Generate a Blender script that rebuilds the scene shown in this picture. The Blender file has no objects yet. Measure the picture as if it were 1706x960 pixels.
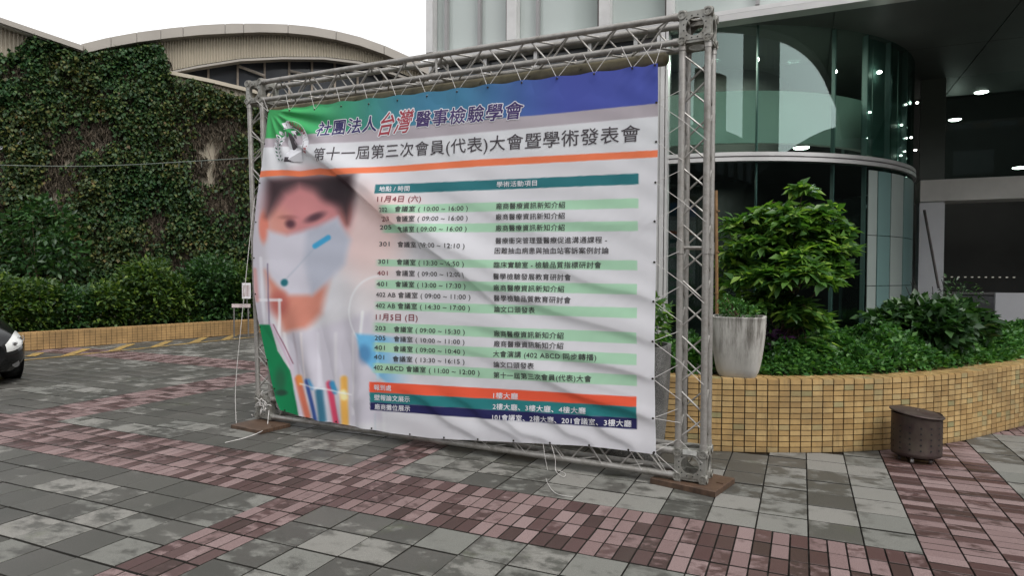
import bpy, bmesh, math, random
import numpy as np
from mathutils import Vector, Matrix
random.seed(7); rng = np.random.default_rng(11)
SC = bpy.context.scene
COL = SC.collection

# ------------------------------------------------------------------ camera
F_PX = 1086.9; YAW, PITCH, ROLL = 0.4175, -0.0220, 0.0052
CAM = np.array([2.9410, -3.4969, 1.5803])
_fw = np.array([-math.sin(YAW)*math.cos(PITCH), math.cos(YAW)*math.cos(PITCH), math.sin(PITCH)])
_r0 = np.array([math.cos(YAW), math.sin(YAW), 0.0]); _u0 = np.cross(_r0, _fw)
_r = _r0*math.cos(ROLL)+_u0*math.sin(ROLL); _u = -_r0*math.sin(ROLL)+_u0*math.cos(ROLL)
cam = bpy.data.cameras.new('camera'); cam_o = bpy.data.objects.new('camera', cam); COL.objects.link(cam_o)
M = Matrix.Identity(4)
for i in range(3):
    M[i][0] = _r[i]; M[i][1] = _u[i]; M[i][2] = -_fw[i]; M[i][3] = CAM[i]
cam_o.matrix_world = M
cam.sensor_width = 36; cam.lens = F_PX/1706*36; cam.clip_start = 0.05; cam.clip_end = 1500
SC.camera = cam_o

# ------------------------------------------------------------------ world, sun, exposure
SUN_EL, SUN_AZ = math.radians(54), math.radians(122)      # azimuth of the sun seen from above, from +y clockwise
W = bpy.data.worlds.new('World'); SC.world = W; W.use_nodes = True
nt = W.node_tree; nt.nodes.clear()
sky = nt.nodes.new('ShaderNodeTexSky'); sky.sky_type = 'NISHITA'; sky.sun_disc = False
sky.sun_elevation = SUN_EL; sky.sun_rotation = SUN_AZ; sky.air_density = 1.0; sky.dust_density = 1.5; sky.ozone_density = 1.0
hs = nt.nodes.new('ShaderNodeHueSaturation'); hs.inputs['Saturation'].default_value = 0.05
bg = nt.nodes.new('ShaderNodeBackground'); bg.inputs['Strength'].default_value = 0.15
wo = nt.nodes.new('ShaderNodeOutputWorld')
nt.links.new(sky.outputs[0], hs.inputs['Color']); nt.links.new(hs.outputs[0], bg.inputs['Color']); nt.links.new(bg.outputs[0], wo.inputs['Surface'])
sun = bpy.data.lights.new('sun', 'SUN'); sun.energy = 0.8; sun.angle = math.radians(24); sun.color = (1, .98, .95)
sun_o = bpy.data.objects.new('sun', sun); COL.objects.link(sun_o)
sd = Vector((math.sin(SUN_AZ)*math.cos(SUN_EL), math.cos(SUN_AZ)*math.cos(SUN_EL), math.sin(SUN_EL)))
sun_o.rotation_euler = sd.to_track_quat('Z', 'Y').to_euler()
SC.view_settings.view_transform = 'Standard'; SC.view_settings.look = 'None'
SC.view_settings.exposure = 1.15; SC.view_settings.gamma = 1; SC.view_settings.use_curve_mapping = False

# ------------------------------------------------------------------ helpers
def ray(px, py): return _fw + (px-853)/F_PX*_r - (py-480)/F_PX*_u
def on_z(px, py, z=0.0):
    d = ray(px, py); return CAM + d*(z-CAM[2])/d[2]
def on_plane(px, py, P, n):
    d = ray(px, py); return CAM + d*(np.dot(np.asarray(P)-CAM, n)/np.dot(d, n))
def at_depth(px, py, dep): return CAM + ray(px, py)*dep
def to_px(X):
    d = np.asarray(X)-CAM; z = d@_fw
    return 853+F_PX*(d@_r)/z, 480-F_PX*(d@_u)/z

class MB:
    def __init__(s): s.v = []; s.f = []
    def add(s, vs, fs):
        o = len(s.v); s.v += [tuple(map(float, v)) for v in vs]; s.f += [tuple(i+o for i in f) for f in fs]; return s
    def box(s, c, size, ax=None, bev=0.0):
        c = np.asarray(c, float); h = np.asarray(size, float)/2
        ax = np.eye(3) if ax is None else np.asarray(ax, float)
        vs = []
        if bev <= 0:
            for k in range(8):
                sg = np.array([1 if k & 1 else -1, 1 if k & 2 else -1, 1 if k & 4 else -1]); vs.append(c+(sg*h)@ax)
            return s.add(vs, [(0,2,3,1),(4,5,7,6),(0,1,5,4),(2,6,7,3),(0,4,6,2),(1,3,7,5)])
        # chamfered top edge (z+) only
        b = bev
        for (z, ins) in ((-h[2], 0), (h[2]-b, 0), (h[2], b)):
            for sx, sy in ((-1,-1),(1,-1),(1,1),(-1,1)): vs.append(c+np.array([sx*(h[0]-ins), sy*(h[1]-ins), z])@ax)
        fs = [(3,2,1,0),(8,9,10,11)]
        for L in (0, 4):
            for i in range(4): j = (i+1) % 4; fs.append((L+i, L+j, L+4+j, L+4+i))
        return s.add(vs, fs)
    def tube(s, p, q, r, n=10, r2=None, caps=True):
        p = np.asarray(p, float); q = np.asarray(q, float); r2 = r if r2 is None else r2
        d = q-p; d = d/np.linalg.norm(d); a = np.cross(d, [0,0,1]) if abs(d[2]) < .9 else np.cross(d, [1,0,0]); a /= np.linalg.norm(a); b = np.cross(d, a)
        vs = []
        for P, R in ((p, r), (q, r2)):
            for i in range(n):
                t = 2*math.pi*i/n; vs.append(P+R*(a*math.cos(t)+b*math.sin(t)))
        fs = [(i, (i+1) % n, n+(i+1) % n, n+i) for i in range(n)]
        if caps: fs += [tuple(range(n))[::-1], tuple(range(n, 2*n))]
        return s.add(vs, fs)
    def path(s, pts, r, n=6, r2=None):
        pts = [np.asarray(p, float) for p in pts]; m = len(pts); vs = []; fs = []
        prev = None
        for k, P in enumerate(pts):
            d = pts[min(k+1, m-1)]-pts[max(k-1, 0)]; d = d/(np.linalg.norm(d)+1e-9)
            if prev is None: a = np.cross(d, [0,0,1]) if abs(d[2]) < .9 else np.cross(d, [1,0,0])
            else: a = prev-d*np.dot(prev, d)
            a = a/(np.linalg.norm(a)+1e-9); prev = a; b = np.cross(d, a)
            R = r if r2 is None else r+(r2-r)*k/(m-1)
            for i in range(n): t = 2*math.pi*i/n; vs.append(P+R*(a*math.cos(t)+b*math.sin(t)))
        for k in range(m-1):
            for i in range(n): j = (i+1) % n; fs.append((k*n+i, k*n+j, (k+1)*n+j, (k+1)*n+i))
        fs += [tuple(range(n))[::-1], tuple(range((m-1)*n, m*n))]
        return s.add(vs, fs)
    def lathe(s, c, prof, n=32, power=2.0, ax=None):
        # prof: list of (r,z); power > 2 gives a rounded square section
        vs = []; m = len(prof); ax = np.eye(3) if ax is None else np.asarray(ax)
        for (r, z) in prof:
            for i in range(n):
                t = 2*math.pi*i/n; cx, sx = math.cos(t), math.sin(t)
                k = (abs(cx)**power+abs(sx)**power)**(-1/power)
                vs.append(np.asarray(c)+np.array([r*k*cx, r*k*sx, z])@ax)
        fs = []
        for k in range(m-1):
            for i in range(n): j = (i+1) % n; fs.append((k*n+i, k*n+j, (k+1)*n+j, (k+1)*n+i))
        return s.add(vs, fs)
    def quad(s, a, b, c, d): return s.add([a, b, c, d], [(0,1,2,3)])
    def prism(s, pts, off):
        n = len(pts); off = np.asarray(off, float); P = [np.asarray(p, float) for p in pts]
        return s.add(P+[p+off for p in P], [tuple(range(n))[::-1], tuple(range(n, 2*n))]+[(i, (i+1) % n, n+(i+1) % n, n+i) for i in range(n)])
    def mesh(s, name, m, smooth=False):
        me = bpy.data.meshes.new(name); me.from_pydata(s.v, [], s.f); me.validate()
        if m is not None: me.materials.append(m)
        if smooth: set_smooth(me)
        return me
    def obj(s, name, m, parent=None, smooth=False, kind=None):
        return link(name, s.mesh(name, m, smooth), parent, kind)

def set_smooth(me, ang=40):
    me.polygons.foreach_set('use_smooth', [True]*len(me.polygons))
    bm = bmesh.new(); bm.from_mesh(me)
    for e in bm.edges:
        if len(e.link_faces) == 2 and e.link_faces[0].normal.angle(e.link_faces[1].normal, 0) > math.radians(ang): e.smooth = False
    bm.to_mesh(me); bm.free()
def link(name, me, parent=None, kind=None):
    o = bpy.data.objects.new(name, me); COL.objects.link(o)
    if parent is not None: o.parent = parent
    if kind: o['kind'] = kind
    return o
def tag(o, label=None, cat=None, group=None, kind=None):
    if label: o['label'] = label
    if cat: o['category'] = cat
    if group: o['group'] = group
    if kind: o['kind'] = kind
    return o
def thing(name, label, cat, loc=(0,0,0), group=None):
    o = bpy.data.objects.new(name, None); COL.objects.link(o); o.location = loc; o.empty_display_size = .1
    return tag(o, label, cat, group)
def world_parts(root):
    """parts were modelled in world space: keep them there although the root sits at the thing's base"""
    bpy.context.view_layer.update()
    inv = root.matrix_world.inverted()
    for c in root.children: c.matrix_parent_inverse = inv
def fast_mesh(name, V, quads, m, col=None):
    me = bpy.data.meshes.new(name); V = np.asarray(V, np.float32); Q = np.asarray(quads, np.int32); k = Q.shape[1]
    me.vertices.add(len(V)); me.vertices.foreach_set('co', V.ravel())
    me.loops.add(Q.size); me.loops.foreach_set('vertex_index', Q.ravel())
    me.polygons.add(len(Q)); me.polygons.foreach_set('loop_start', np.arange(0, Q.size, k, dtype=np.int32))
    me.polygons.foreach_set('loop_total', np.full(len(Q), k, np.int32))
    me.update(calc_edges=True)
    if m: me.materials.append(m)
    if col is not None:
        ca = me.color_attributes.new('print', 'FLOAT_COLOR', 'POINT'); ca.data.foreach_set('color', np.asarray(col, np.float32).ravel())
    return me

# ------------------------------------------------------------------ materials
class NT:
    def __init__(s, name):
        s.m = bpy.data.materials.new(name); s.m.use_nodes = True; s.t = s.m.node_tree; s.b = s.t.nodes['Principled BSDF']; s.out = s.t.nodes['Material Output']
    def n(s, typ, **kw):
        x = s.t.nodes.new(typ)
        for k, v in kw.items():
            if k.startswith('_'): setattr(x, k[1:], v)
        return x
    def l(s, a, b): s.t.links.new(a, b)
    def noise(s, scale, detail=4, vec=None, rough=.55, stretch=None):
        x = s.n('ShaderNodeTexNoise'); x.inputs['Scale'].default_value = scale; x.inputs['Detail'].default_value = detail; x.inputs['Roughness'].default_value = rough
        if vec is None: vec = s.pos()
        if stretch:
            mp = s.n('ShaderNodeMapping'); mp.inputs['Scale'].default_value = stretch; s.l(vec, mp.inputs['Vector']); vec = mp.outputs[0]
        s.l(vec, x.inputs['Vector']); return x.outputs['Fac']
    def pos(s): return s.n('ShaderNodeNewGeometry').outputs['Position']
    def ramp(s, fac, stops):
        x = s.n('ShaderNodeValToRGB'); cr = x.color_ramp
        while len(cr.elements) < len(stops): cr.elements.new(.5)
        for e, (p, c) in zip(cr.elements, stops):
            e.position = p; e.color = (c, c, c, 1) if isinstance(c, (int, float)) else (*c, 1)
        s.l(fac, x.inputs[0]); return x.outputs[0]
    def mix(s, fac, a, b, mode='MIX'):
        x = s.n('ShaderNodeMix'); x.data_type = 'RGBA'; x.blend_type = mode
        for k, (sock, v) in enumerate(((x.inputs[0], fac), (x.inputs[6], a), (x.inputs[7], b))):
            if isinstance(v, (int, float)): sock.default_value = v if k == 0 else (v, v, v, 1)
            elif isinstance(v, tuple): sock.default_value = (*v, 1)
            else: s.l(v, sock)
        return x.outputs[2]
    def math(s, op, a, b=None, clamp=False):
        x = s.n('ShaderNodeMath'); x.operation = op; x.use_clamp = clamp
        for sock, v in ((x.inputs[0], a), (x.inputs[1], b)):
            if v is None: continue
            if isinstance(v, (int, float)): sock.default_value = v
            else: s.l(v, sock)
        return x.outputs[0]
    def rnd(s):
        a = s.n('ShaderNodeObjectInfo').outputs['Random']; b = s.n('ShaderNodeNewGeometry').outputs['Random Per Island']
        return s.math('FRACT', s.math('ADD', a, b))
    def bump(s, h, strength=.3, dist=.01):
        x = s.n('ShaderNodeBump'); x.inputs['Strength'].default_value = strength; x.inputs['Distance'].default_value = dist
        s.l(h, x.inputs['Height']); s.l(x.outputs[0], s.b.inputs['Normal'])
    def base(s, c):
        if isinstance(c, tuple): s.b.inputs['Base Color'].default_value = (*c, 1)
        else: s.l(c, s.b.inputs['Base Color'])
        return s
    def set(s, rough=None, metal=None, spec=None):
        for k, v in (('Roughness', rough), ('Metallic', metal), ('Specular IOR Level', spec)):
            if v is None: continue
            if isinstance(v, (int, float)): s.b.inputs[k].default_value = v
            else: s.l(v, s.b.inputs[k])
        return s

def simple(name, c, rough=.6, metal=0.0, var=.25, scale=6, bump=.15, spec=None, stretch=None):
    t = NT(name); n = t.noise(scale, 5, stretch=stretch)
    f = t.ramp(n, [(.25, 0.0), (.75, 1.0)])
    lo = tuple(x*(1-var) for x in c); hi = tuple(min(1, x*(1+var)) for x in c)
    t.base(t.mix(f, lo, hi)); t.set(rough, metal, spec)
    if bump: t.bump(t.noise(scale*6, 3), bump, .004)
    return t.m

def mat_slab():
    t = NT('concrete_slab'); r = t.rnd()
    off = t.n('ShaderNodeCombineXYZ'); t.l(t.math('MULTIPLY', r, 37.0), off.inputs[0]); t.l(t.math('MULTIPLY', r, 91.0), off.inputs[1])
    va = t.n('ShaderNodeVectorMath'); va.operation = 'ADD'; t.l(t.pos(), va.inputs[0]); t.l(off.outputs[0], va.inputs[1])
    n1 = t.noise(6.0, 7, va.outputs[0], .66, stretch=(.75, 1.1, 1))
    # dry pale patch inside a damp dark slab; how much of each slab is dry varies slab by slab and over the yard
    reg = t.noise(.55, 2)
    xs = t.n('ShaderNodeSeparateXYZ'); t.l(t.pos(), xs.inputs[0])
    east = t.ramp(t.math('ADD', t.math('MULTIPLY', xs.outputs[0], .2), .3), [(0.0, 0.0), (1.0, .16)])
    dry = t.math('ADD', t.math('ADD', n1, t.math('MULTIPLY', t.math('SUBTRACT', r, .5), .30)), t.math('ADD', t.math('MULTIPLY', t.math('SUBTRACT', reg, .5), .5), east))
    dm = t.ramp(dry, [(.555, 0.0), (.615, .55), (.68, 1.0)])
    grain = t.noise(260, 2); gg = t.ramp(grain, [(.3, .72), (.7, 1.25)])
    big = t.ramp(t.noise(1.3, 3), [(.3, (.058, .058, .050)), (.7, (.080, .076, .068))])
    r2 = t.math('FRACT', t.math('MULTIPLY', r, 7.13))
    big = t.mix(1.0, big, t.ramp(r2, [(0.0, .80), (1.0, 1.12)]), 'MULTIPLY')
    dryc = t.mix(r2, (.135, .135, .121), (.19, .183, .166))
    c = t.mix(dm, big, dryc); c = t.mix(1.0, c, gg, 'MULTIPLY')
    moss = t.ramp(t.noise(2.2, 5, rough=.7), [(.60, 0.0), (.72, 1.0)])
    c = t.mix(t.math('MULTIPLY', moss, .30), c, (.07, .085, .035))
    t.base(c); t.set(t.ramp(dm, [(0.0, .48), (1.0, .85)]), 0, .35); t.bump(grain, .35, .003)
    return t.m
def mat_brick():
    t = NT('red_paver'); r = t.rnd()
    off = t.n('ShaderNodeCombineXYZ'); t.l(t.math('MULTIPLY', r, 53.0), off.inputs[0]); t.l(t.math('MULTIPLY', r, 17.0), off.inputs[1])
    va = t.n('ShaderNodeVectorMath'); va.operation = 'ADD'; t.l(t.pos(), va.inputs[0]); t.l(off.outputs[0], va.inputs[1])
    n1 = t.noise(13, 6, va.outputs[0], .66, stretch=(.8, 1.1, 1))
    dry = t.math('ADD', t.math('MULTIPLY', n1, .55), t.math('MULTIPLY', r, .45)); dm = t.ramp(dry, [(.44, 0.0), (.53, 1.0)])
    r2 = t.math('FRACT', t.math('MULTIPLY', r, 5.7))
    wet = t.ramp(r2, [(0.0, (.042, .024, .021)), (.5, (.068, .036, .034)), (1.0, (.082, .048, .045))])
    drc = t.ramp(r2, [(0.0, (.150, .098, .094)), (1.0, (.205, .145, .140))])
    grain = t.noise(220, 3); c = t.mix(1.0, t.mix(dm, wet, drc), t.ramp(grain, [(.3, .62), (.7, 1.35)]), 'MULTIPLY')
    t.base(c); t.set(t.ramp(dm, [(0.0, .46), (1.0, .85)]), 0, .35); t.bump(grain, .35, .003)
    return t.m
def mat_tile():
    t = NT('yellow_glazed_tile'); r = t.rnd()
    c = t.ramp(r, [(0.0, (.34, .215, .088)), (.5, (.44, .29, .122)), (.84, (.49, .34, .155)), (.93, (.38, .30, .15)), (1.0, (.26, .24, .12))])
    d = t.ramp(t.noise(2.3, 6, rough=.7), [(.45, 0.0), (.72, .75)])
    st = t.ramp(t.noise(4, 6, rough=.75, stretch=(4, 4, .5)), [(.48, 0.0), (.66, .65)])
    xz = t.n('ShaderNodeSeparateXYZ'); t.l(t.pos(), xz.inputs[0]); foot = t.ramp(t.math('ADD', xz.outputs[2], t.math('MULTIPLY', t.noise(9, 4), .10)), [(.045, .85), (.12, 0.0)])
    d = t.math('MAXIMUM', d, t.math('MAXIMUM', st, foot))
    c = t.mix(d, c, (.20, .14, .07))
    t.base(c); t.set(.38, 0, .45); t.bump(t.noise(60, 2), .08, .002)
    return t.m
def mat_metal(name, c=(.36, .345, .325), rough=.42, dirt=.5):
    t = NT(name); n = t.ramp(t.noise(9, 6, rough=.7), [(.42, 0.0), (.68, 1.0)])
    col = t.mix(t.math('MULTIPLY', n, dirt), c, (.10, .085, .062))
    t.base(col); t.set(t.ramp(n, [(0.0, rough), (1.0, .75)]), .55); t.bump(t.noise(70, 3), .12, .002)
    return t.m
def mat_leaf(name, stops, rough=.45, trans=.25):
    t = NT(name); r = t.rnd(); c = t.ramp(r, stops)
    t.base(c); t.set(rough, 0, .4)
    tr = t.n('ShaderNodeBsdfTranslucent'); t.l(t.mix(1.0, c, (1.3, 1.5, .7), 'MULTIPLY'), tr.inputs['Color'])
    mx = t.n('ShaderNodeMixShader'); mx.inputs[0].default_value = trans
    t.l(t.b.outputs[0], mx.inputs[1]); t.l(tr.outputs[0], mx.inputs[2]); t.l(mx.outputs[0], t.out.inputs['Surface'])
    return t.m
def mat_glass(name, tint=(.55, .68, .64), base=.10, edge=.8, rough=.0):
    t = NT(name); tr = t.n('ShaderNodeBsdfTransparent'); tr.inputs[0].default_value = (*tint, 1)
    gl = t.n('ShaderNodeBsdfGlossy'); gl.inputs['Roughness'].default_value = rough; gl.inputs['Color'].default_value = (.58, .67, .66, 1)
    lw = t.n('ShaderNodeLayerWeight'); lw.inputs[0].default_value = .25
    f = t.math('ADD', t.math('MULTIPLY', lw.outputs['Facing'], edge*.5), base, True)
    mx = t.n('ShaderNodeMixShader'); t.l(f, mx.inputs[0]); t.l(tr.outputs[0], mx.inputs[1]); t.l(gl.outputs[0], mx.inputs[2]); t.l(mx.outputs[0], t.out.inputs['Surface'])
    return t.m
def mat_emit(name, c, s):
    t = NT(name); t.base((.8, .8, .8)); t.b.inputs['Emission Color'].default_value = (*c, 1); t.b.inputs['Emission Strength'].default_value = s
    return t.m

SLAB, BRICK, TILE = mat_slab(), mat_brick(), mat_tile()
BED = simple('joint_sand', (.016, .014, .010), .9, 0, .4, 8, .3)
ALU = mat_metal('weathered_aluminium'); ALU2 = mat_metal('cast_aluminium_block', (.33, .325, .30), .5, .7)
STEEL = simple('satin_steel', (.56, .55, .54), .34, .35, .12, 3, .02)
STEEL_D = simple('dark_steel_trim', (.10, .085, .08), .4, .3, .2, 3, 0)
GROUT = simple('tile_grout', (.045, .028, .015), .85, 0, .5, 12, .2)
CAPM = simple('tiled_cap_grout', (.16, .10, .05), .8, 0, .3, 12, .2)
WOOD = simple('wet_plank_wood', (.075, .044, .028), .5, 0, .5, 9, .4, stretch=(1, 8, 1))
CORD = simple('white_nylon_cord', (.50, .48, .46), .7, 0, .1, 20, 0)
DARKC = simple('dark_soffit_panel', (.045, .05, .046), .55, 0, .2, 1.2, 0)
CONC = simple('pale_render_beam', (.70, .67, .63), .7, 0, .12, 2.2, .1)
WHITEP = simple('white_wall_panel', (.72, .71, .73), .6, 0, .06, 2, .03)
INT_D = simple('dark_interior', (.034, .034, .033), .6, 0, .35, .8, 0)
BLACK = simple('black_void', (.008, .008, .008), .7, 0, .1, 2, 0)
GLASS = mat_glass('curved_green_glass', (.68, .80, .755), .09, .75); GLASS_L = mat_glass('lower_green_glass', (.62, .72, .69), .05, .45)
CLAD = simple('beige_corrugated_cladding', (.34, .30, .235), .6, 0, .10, .7, .05, stretch=(1, 1, .2))
ROOFM = simple('roof_edge_metal', (.27, .245, .215), .5, .1, .10, .8, .03)
SOIL = simple('planting_soil', (.035, .028, .018), .95, 0, .4, 9, .5)
t = NT('worn_yellow_road_paint'); t.base(t.mix(t.ramp(t.noise(7, 6, rough=.75), [(.42, 0.0), (.60, .85)]), (.36, .23, .06), (.10, .085, .06))); t.set(.75, 0, .3); YPAINT = t.m

# ------------------------------------------------------------------ ground and paving
ground = MB().quad((-400,-400,-.03), (400,-400,-.03), (400,400,-.03), (-400,400,-.03)).obj('ground', simple('far_asphalt', (.06, .06, .058), .8, 0, .2, .5, .1), kind='structure')
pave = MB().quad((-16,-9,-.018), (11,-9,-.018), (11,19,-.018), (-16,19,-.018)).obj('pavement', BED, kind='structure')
PC, PR = np.array([1.1, 6.6]), 4.22               # curved planter: centre and radius
WL0, WLD = np.array([-10.95, 4.5]), np.array([math.sin(math.radians(13)), math.cos(math.radians(13))])   # far low planter line
WLN = np.array([-WLD[1], WLD[0]])                 # away from the yard
AJ = math.radians(-37)                            # the curved wall runs straight on from this bearing
PJ = PC+PR*np.array([math.cos(AJ), math.sin(AJ)]); SJ = np.array([.575, .818])/np.hypot(.575, .818); SN = np.array([SJ[1], -SJ[0]])
def wall_at(a):
    """foot of the planter wall at arc parameter a (radians; beyond AJ it is the straight run): point, outward, along"""
    if a <= AJ: return PC+PR*np.array([math.cos(a), math.sin(a)]), np.array([math.cos(a), math.sin(a), 0]), np.array([-math.sin(a), math.cos(a), 0])
    t_ = min(1, (a-AJ)*PR/.25); n_ = np.array([math.cos(AJ), math.sin(AJ)])*(1-t_)+SN*t_; n_ /= np.linalg.norm(n_)
    return PJ+SJ*(a-AJ)*PR, np.array([*n_, 0]), np.array([-n_[1], n_[0], 0])
def outside(x, y):
    if np.hypot(x-PC[0], y-PC[1]) < PR-.05 and x < PJ[0] or (y > PC[1] and -3 < x < PJ[0]): return False
    if x >= PJ[0] and np.dot(np.array([x, y])-PJ, SN) < -.05: return False
    if np.dot(np.array([x, y])-WL0, WLN) > .1: return False
    return True
GX = .009
def gy(h): return .016 if h > .15 else .010
slabs, bricks = [], []
def band_a(x): return (-.4 <= x < 0) or (3.6 <= x < 4.4) or (-5.0 <= x < -4.2)
# gray field: cells between the red bands
def fill(x0, x1, y0, y1, dx, dy, out):
    x = x0
    while x < x1-.02:
        w = min(dx, x1-x); y = y0
        while y < y1-.02:
            h = min(dy, y1-y)
            if outside(x+w/2, y+h/2): out.append((x+w/2, y+h/2, w, h))
            y += dy
        x += dx
XB = [(-15.8, -5.0), (-4.2, -.4), (0, 3.6), (4.4, 10)]
YB = [(-6.0, 0.0), (.8, 4.4), (5.2, 18)]
for (x0, x1) in XB:
    for (y0, y1) in YB:
        if x0 < -5 : fill(x1-36*.3, x1, y1-math.ceil((y1-y0)/.3)*.3 if y1 == 0 else y0, y1, .3, .3, slabs)
        elif x0 == -4.2:
            fill(-4.0, x1, y1-20*.3 if y1 == 0 else y0, y1, .3, .3, slabs); fill(-4.2, -4.0, y1-20*.3 if y1 == 0 else y0, y1, .2, .3, slabs)
        else: fill(x0, x1, y1-20*.3 if y1 == 0 else y0, y1, .3, .3, slabs)
# red bands running along x
for (y0, y1) in ((0, .8), (4.4, 5.2)):
    for (x0, x1) in XB+[(-.4, 0)]:
        fill(x0, x1, y0, y1, .1, .2, bricks)
fill(-.4, 0, 0, 0, .1, .2, bricks)
# red bands running along y
fill(-.4, 0, -6, 0, .1, .2, bricks); fill(-.4, 0, .8, 4.4, .1, .2, bricks)
fill(3.6, 4.4, -3, 5, .2, .1, bricks); fill(-5.0, -4.2, -6, 16, .2, .1, bricks)
def seen_px(x, y):
    d = np.array([x, y, 0])-CAM; z = d@_fw
    if z < .5: return None
    X, Y = to_px((x, y, 0)); return X, Y, z
def lay(cells, name, m, lim):
    near = []; rest = []
    for c in cells:
        s = seen_px(c[0], c[1])
        if s and -40 < s[0] < 1746 and 0 < s[1] < 1010: near.append((s[2], c))
        elif c[0] > -8 and c[1] < 9: rest.append(c)
    near.sort(key=lambda t: t[0])
    own = [c for _, c in near[:lim]]; rest += [c for _, c in near[lim:]]
    cache = {}
    for (x, y, w, h) in own:
        k = (round(w, 3), round(h, 3))
        if k not in cache:
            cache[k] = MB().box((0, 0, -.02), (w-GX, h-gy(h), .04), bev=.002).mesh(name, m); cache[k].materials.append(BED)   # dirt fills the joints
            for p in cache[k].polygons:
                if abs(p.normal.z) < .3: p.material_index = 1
        o = link(name, cache[k], pave); o.location = (x, y, random.gauss(0, .0011))
        o.rotation_euler = (random.gauss(0, .0035), random.gauss(0, .0035), random.gauss(0, .003))
    V, Q = [], []
    for (x, y, w, h) in rest:
        o = len(V); z = random.gauss(0, .0012); w -= GX; h -= gy(h); b = .002
        for (zz, i) in ((-.02, 0), (-b, 0), (0, b)):
            for sx, sy in ((-1,-1),(1,-1),(1,1),(-1,1)): V.append((x+sx*(w/2-i), y+sy*(h/2-i), z+zz))
        Q.append((o+8, o+9, o+10, o+11))
        for L in (0, 4):
            for i in range(4): j = (i+1) % 4; Q.append((o+L+i, o+L+j, o+L+4+j, o+L+4+i))
    if rest:
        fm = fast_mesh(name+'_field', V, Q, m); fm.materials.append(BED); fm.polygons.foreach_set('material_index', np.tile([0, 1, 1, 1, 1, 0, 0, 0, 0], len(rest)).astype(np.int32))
        link(name+'_field', fm, pave, 'stuff')
lay(slabs, 'paving_slab', SLAB, 300); lay(bricks, 'paving_brick', BRICK, 300)

# painted yellow kerb line with slanting ticks in front of the far planter
lm = MB()
def strip(a, b, w, z=.007):
    a = np.array(a[:2]); b = np.array(b[:2]); d = b-a; d /= np.linalg.norm(d); n = np.array([-d[1], d[0]])*w/2
    lm.quad((*(a-n), z), (*(b-n), z), (*(b+n), z), (*(a+n), z))
LP = [on_z(*q) for q in ((20, 603), (110, 594), (187, 586), (258, 579), (322, 572), (400, 564.5), (430, 561.5))]
for a, b in zip(LP[:-1], LP[1:]): strip(a, b, .12)
for q in (((66, 589), (50, 595)), ((145, 582), (110, 594)), ((219, 574), (187, 586)), ((282, 569), (258, 579)), ((341, 563), (322, 572)), ((392, 559), (375, 566.5))):
    strip(on_z(*q[0]), on_z(*q[1]), .17, .011)
tag(lm.obj('road_marking', YPAINT), kind='structure')
# ------------------------------------------------------------------ truss frame
A2, B2 = np.array([-1.952, 1.616, 0]), np.array([2.092, 1.393, 0])
FE = (B2-A2)/np.linalg.norm(B2-A2); FN = np.array([-FE[1], FE[0], 0])   # along the frame, and away from the camera
UP = np.array([0, 0, 1.0])
def FP(px, py, d=0.0):
    """point of the frame's plane (d metres behind its face) seen at a photo position"""
    return on_plane(px, py, A2+FN*d, FN)
frame = thing('truss_frame', 'large rectangular aluminium box truss frame standing on two planks and holding the banner', 'truss frame', tuple((A2+B2)/2))
S2 = .092; DF, DB = .035, .035+2*S2
cen = {k: FP(*v) for k, v in dict(LB=(437, 690), RB=(1148.5, 780.5), TL=(421, 152), TR=(1157, 42)).items()}
cen['LB'][2] = .175; cen['RB'][2] = .172
def corner_block(c, name='corner_block'):
    mb = MB(); cc = c+FN*(DF+S2)
    axes = [FE, FN, UP]
    for k in range(3):
        w = axes[k]; u = axes[(k+1) % 3]; v = axes[(k+2) % 3]
        for sg in (-1, 1):
            o = cc+w*sg*.118; n = 32; R = .066; H = .094
            vs, fs = [], []
            for off in (0, -.012*sg):
                for i in range(n):
                    t = 2*math.pi*i/n; cu, sv = math.cos(t), math.sin(t); q = H/max(abs(cu), abs(sv))
                    vs.append(o+w*off+u*R*cu+v*R*sv)
                for i in range(n):
                    t = 2*math.pi*i/n; cu, sv = math.cos(t), math.sin(t); q = H/max(abs(cu), abs(sv))
                    vs.append(o+w*off+u*q*cu+v*q*sv)
            for i in range(n):
                j = (i+1) % n; a = 2*n
                fs += [(i, j, n+j, n+i), (a+i, a+n+i, a+n+j, a+j), (i, a+i, a+j, j), (n+i, n+j, a+n+j, a+n+i)]
            mb.add(vs, fs)
            for su in (-1, 1):                                  # sleeves in the four corners of each face
                for sv_ in (-1, 1):
                    p = cc+u*su*S2+v*sv_*S2
                    prof = []
                    a0 = p+w*sg*.07; a1 = p+w*sg*.127
                    mb.tube(a0, a1, .031, 14, caps=False); mb.tube(a1, a0, .022, 14, caps=False)
                    # annular rim
                    d = w; vs2 = []; m = 14
                    for R2 in (.022, .031):
                        for i in range(m): t = 2*math.pi*i/m; vs2.append(a1+u*R2*math.cos(t)+v*R2*math.sin(t))
                    mb.add(vs2, [(i, (i+1) % m, m+(i+1) % m, m+i) for i in range(m)])
    for su in (-1, 1):
        for sv_ in (-1, 1):
            mb.box(cc+FE*su*S2+UP*sv_*S2, (.045, .19, .045), np.array([FE, FN, UP]))
            mb.box(cc+FE*su*S2+FN*sv_*S2, (.044, .044, .19), np.array([FE, FN, UP]))
            mb.box(cc+FN*su*S2+UP*sv_*S2, (.19, .043, .043), np.array([FE, FN, UP]))
    o = mb.obj(name, ALU2, frame, True)
    hb = MB()
    for i in range(12):
        t = 2*math.pi*(i+.5)/12; p = c+FN*(DF+S2-.118)+FE*.082*math.cos(t)+UP*.082*math.sin(t)
        hb.tube(p-FN*.0015, p+FN*.004, .0052, 8)
    h = hb.obj('bolt_hole', BLACK, o); return o
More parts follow.
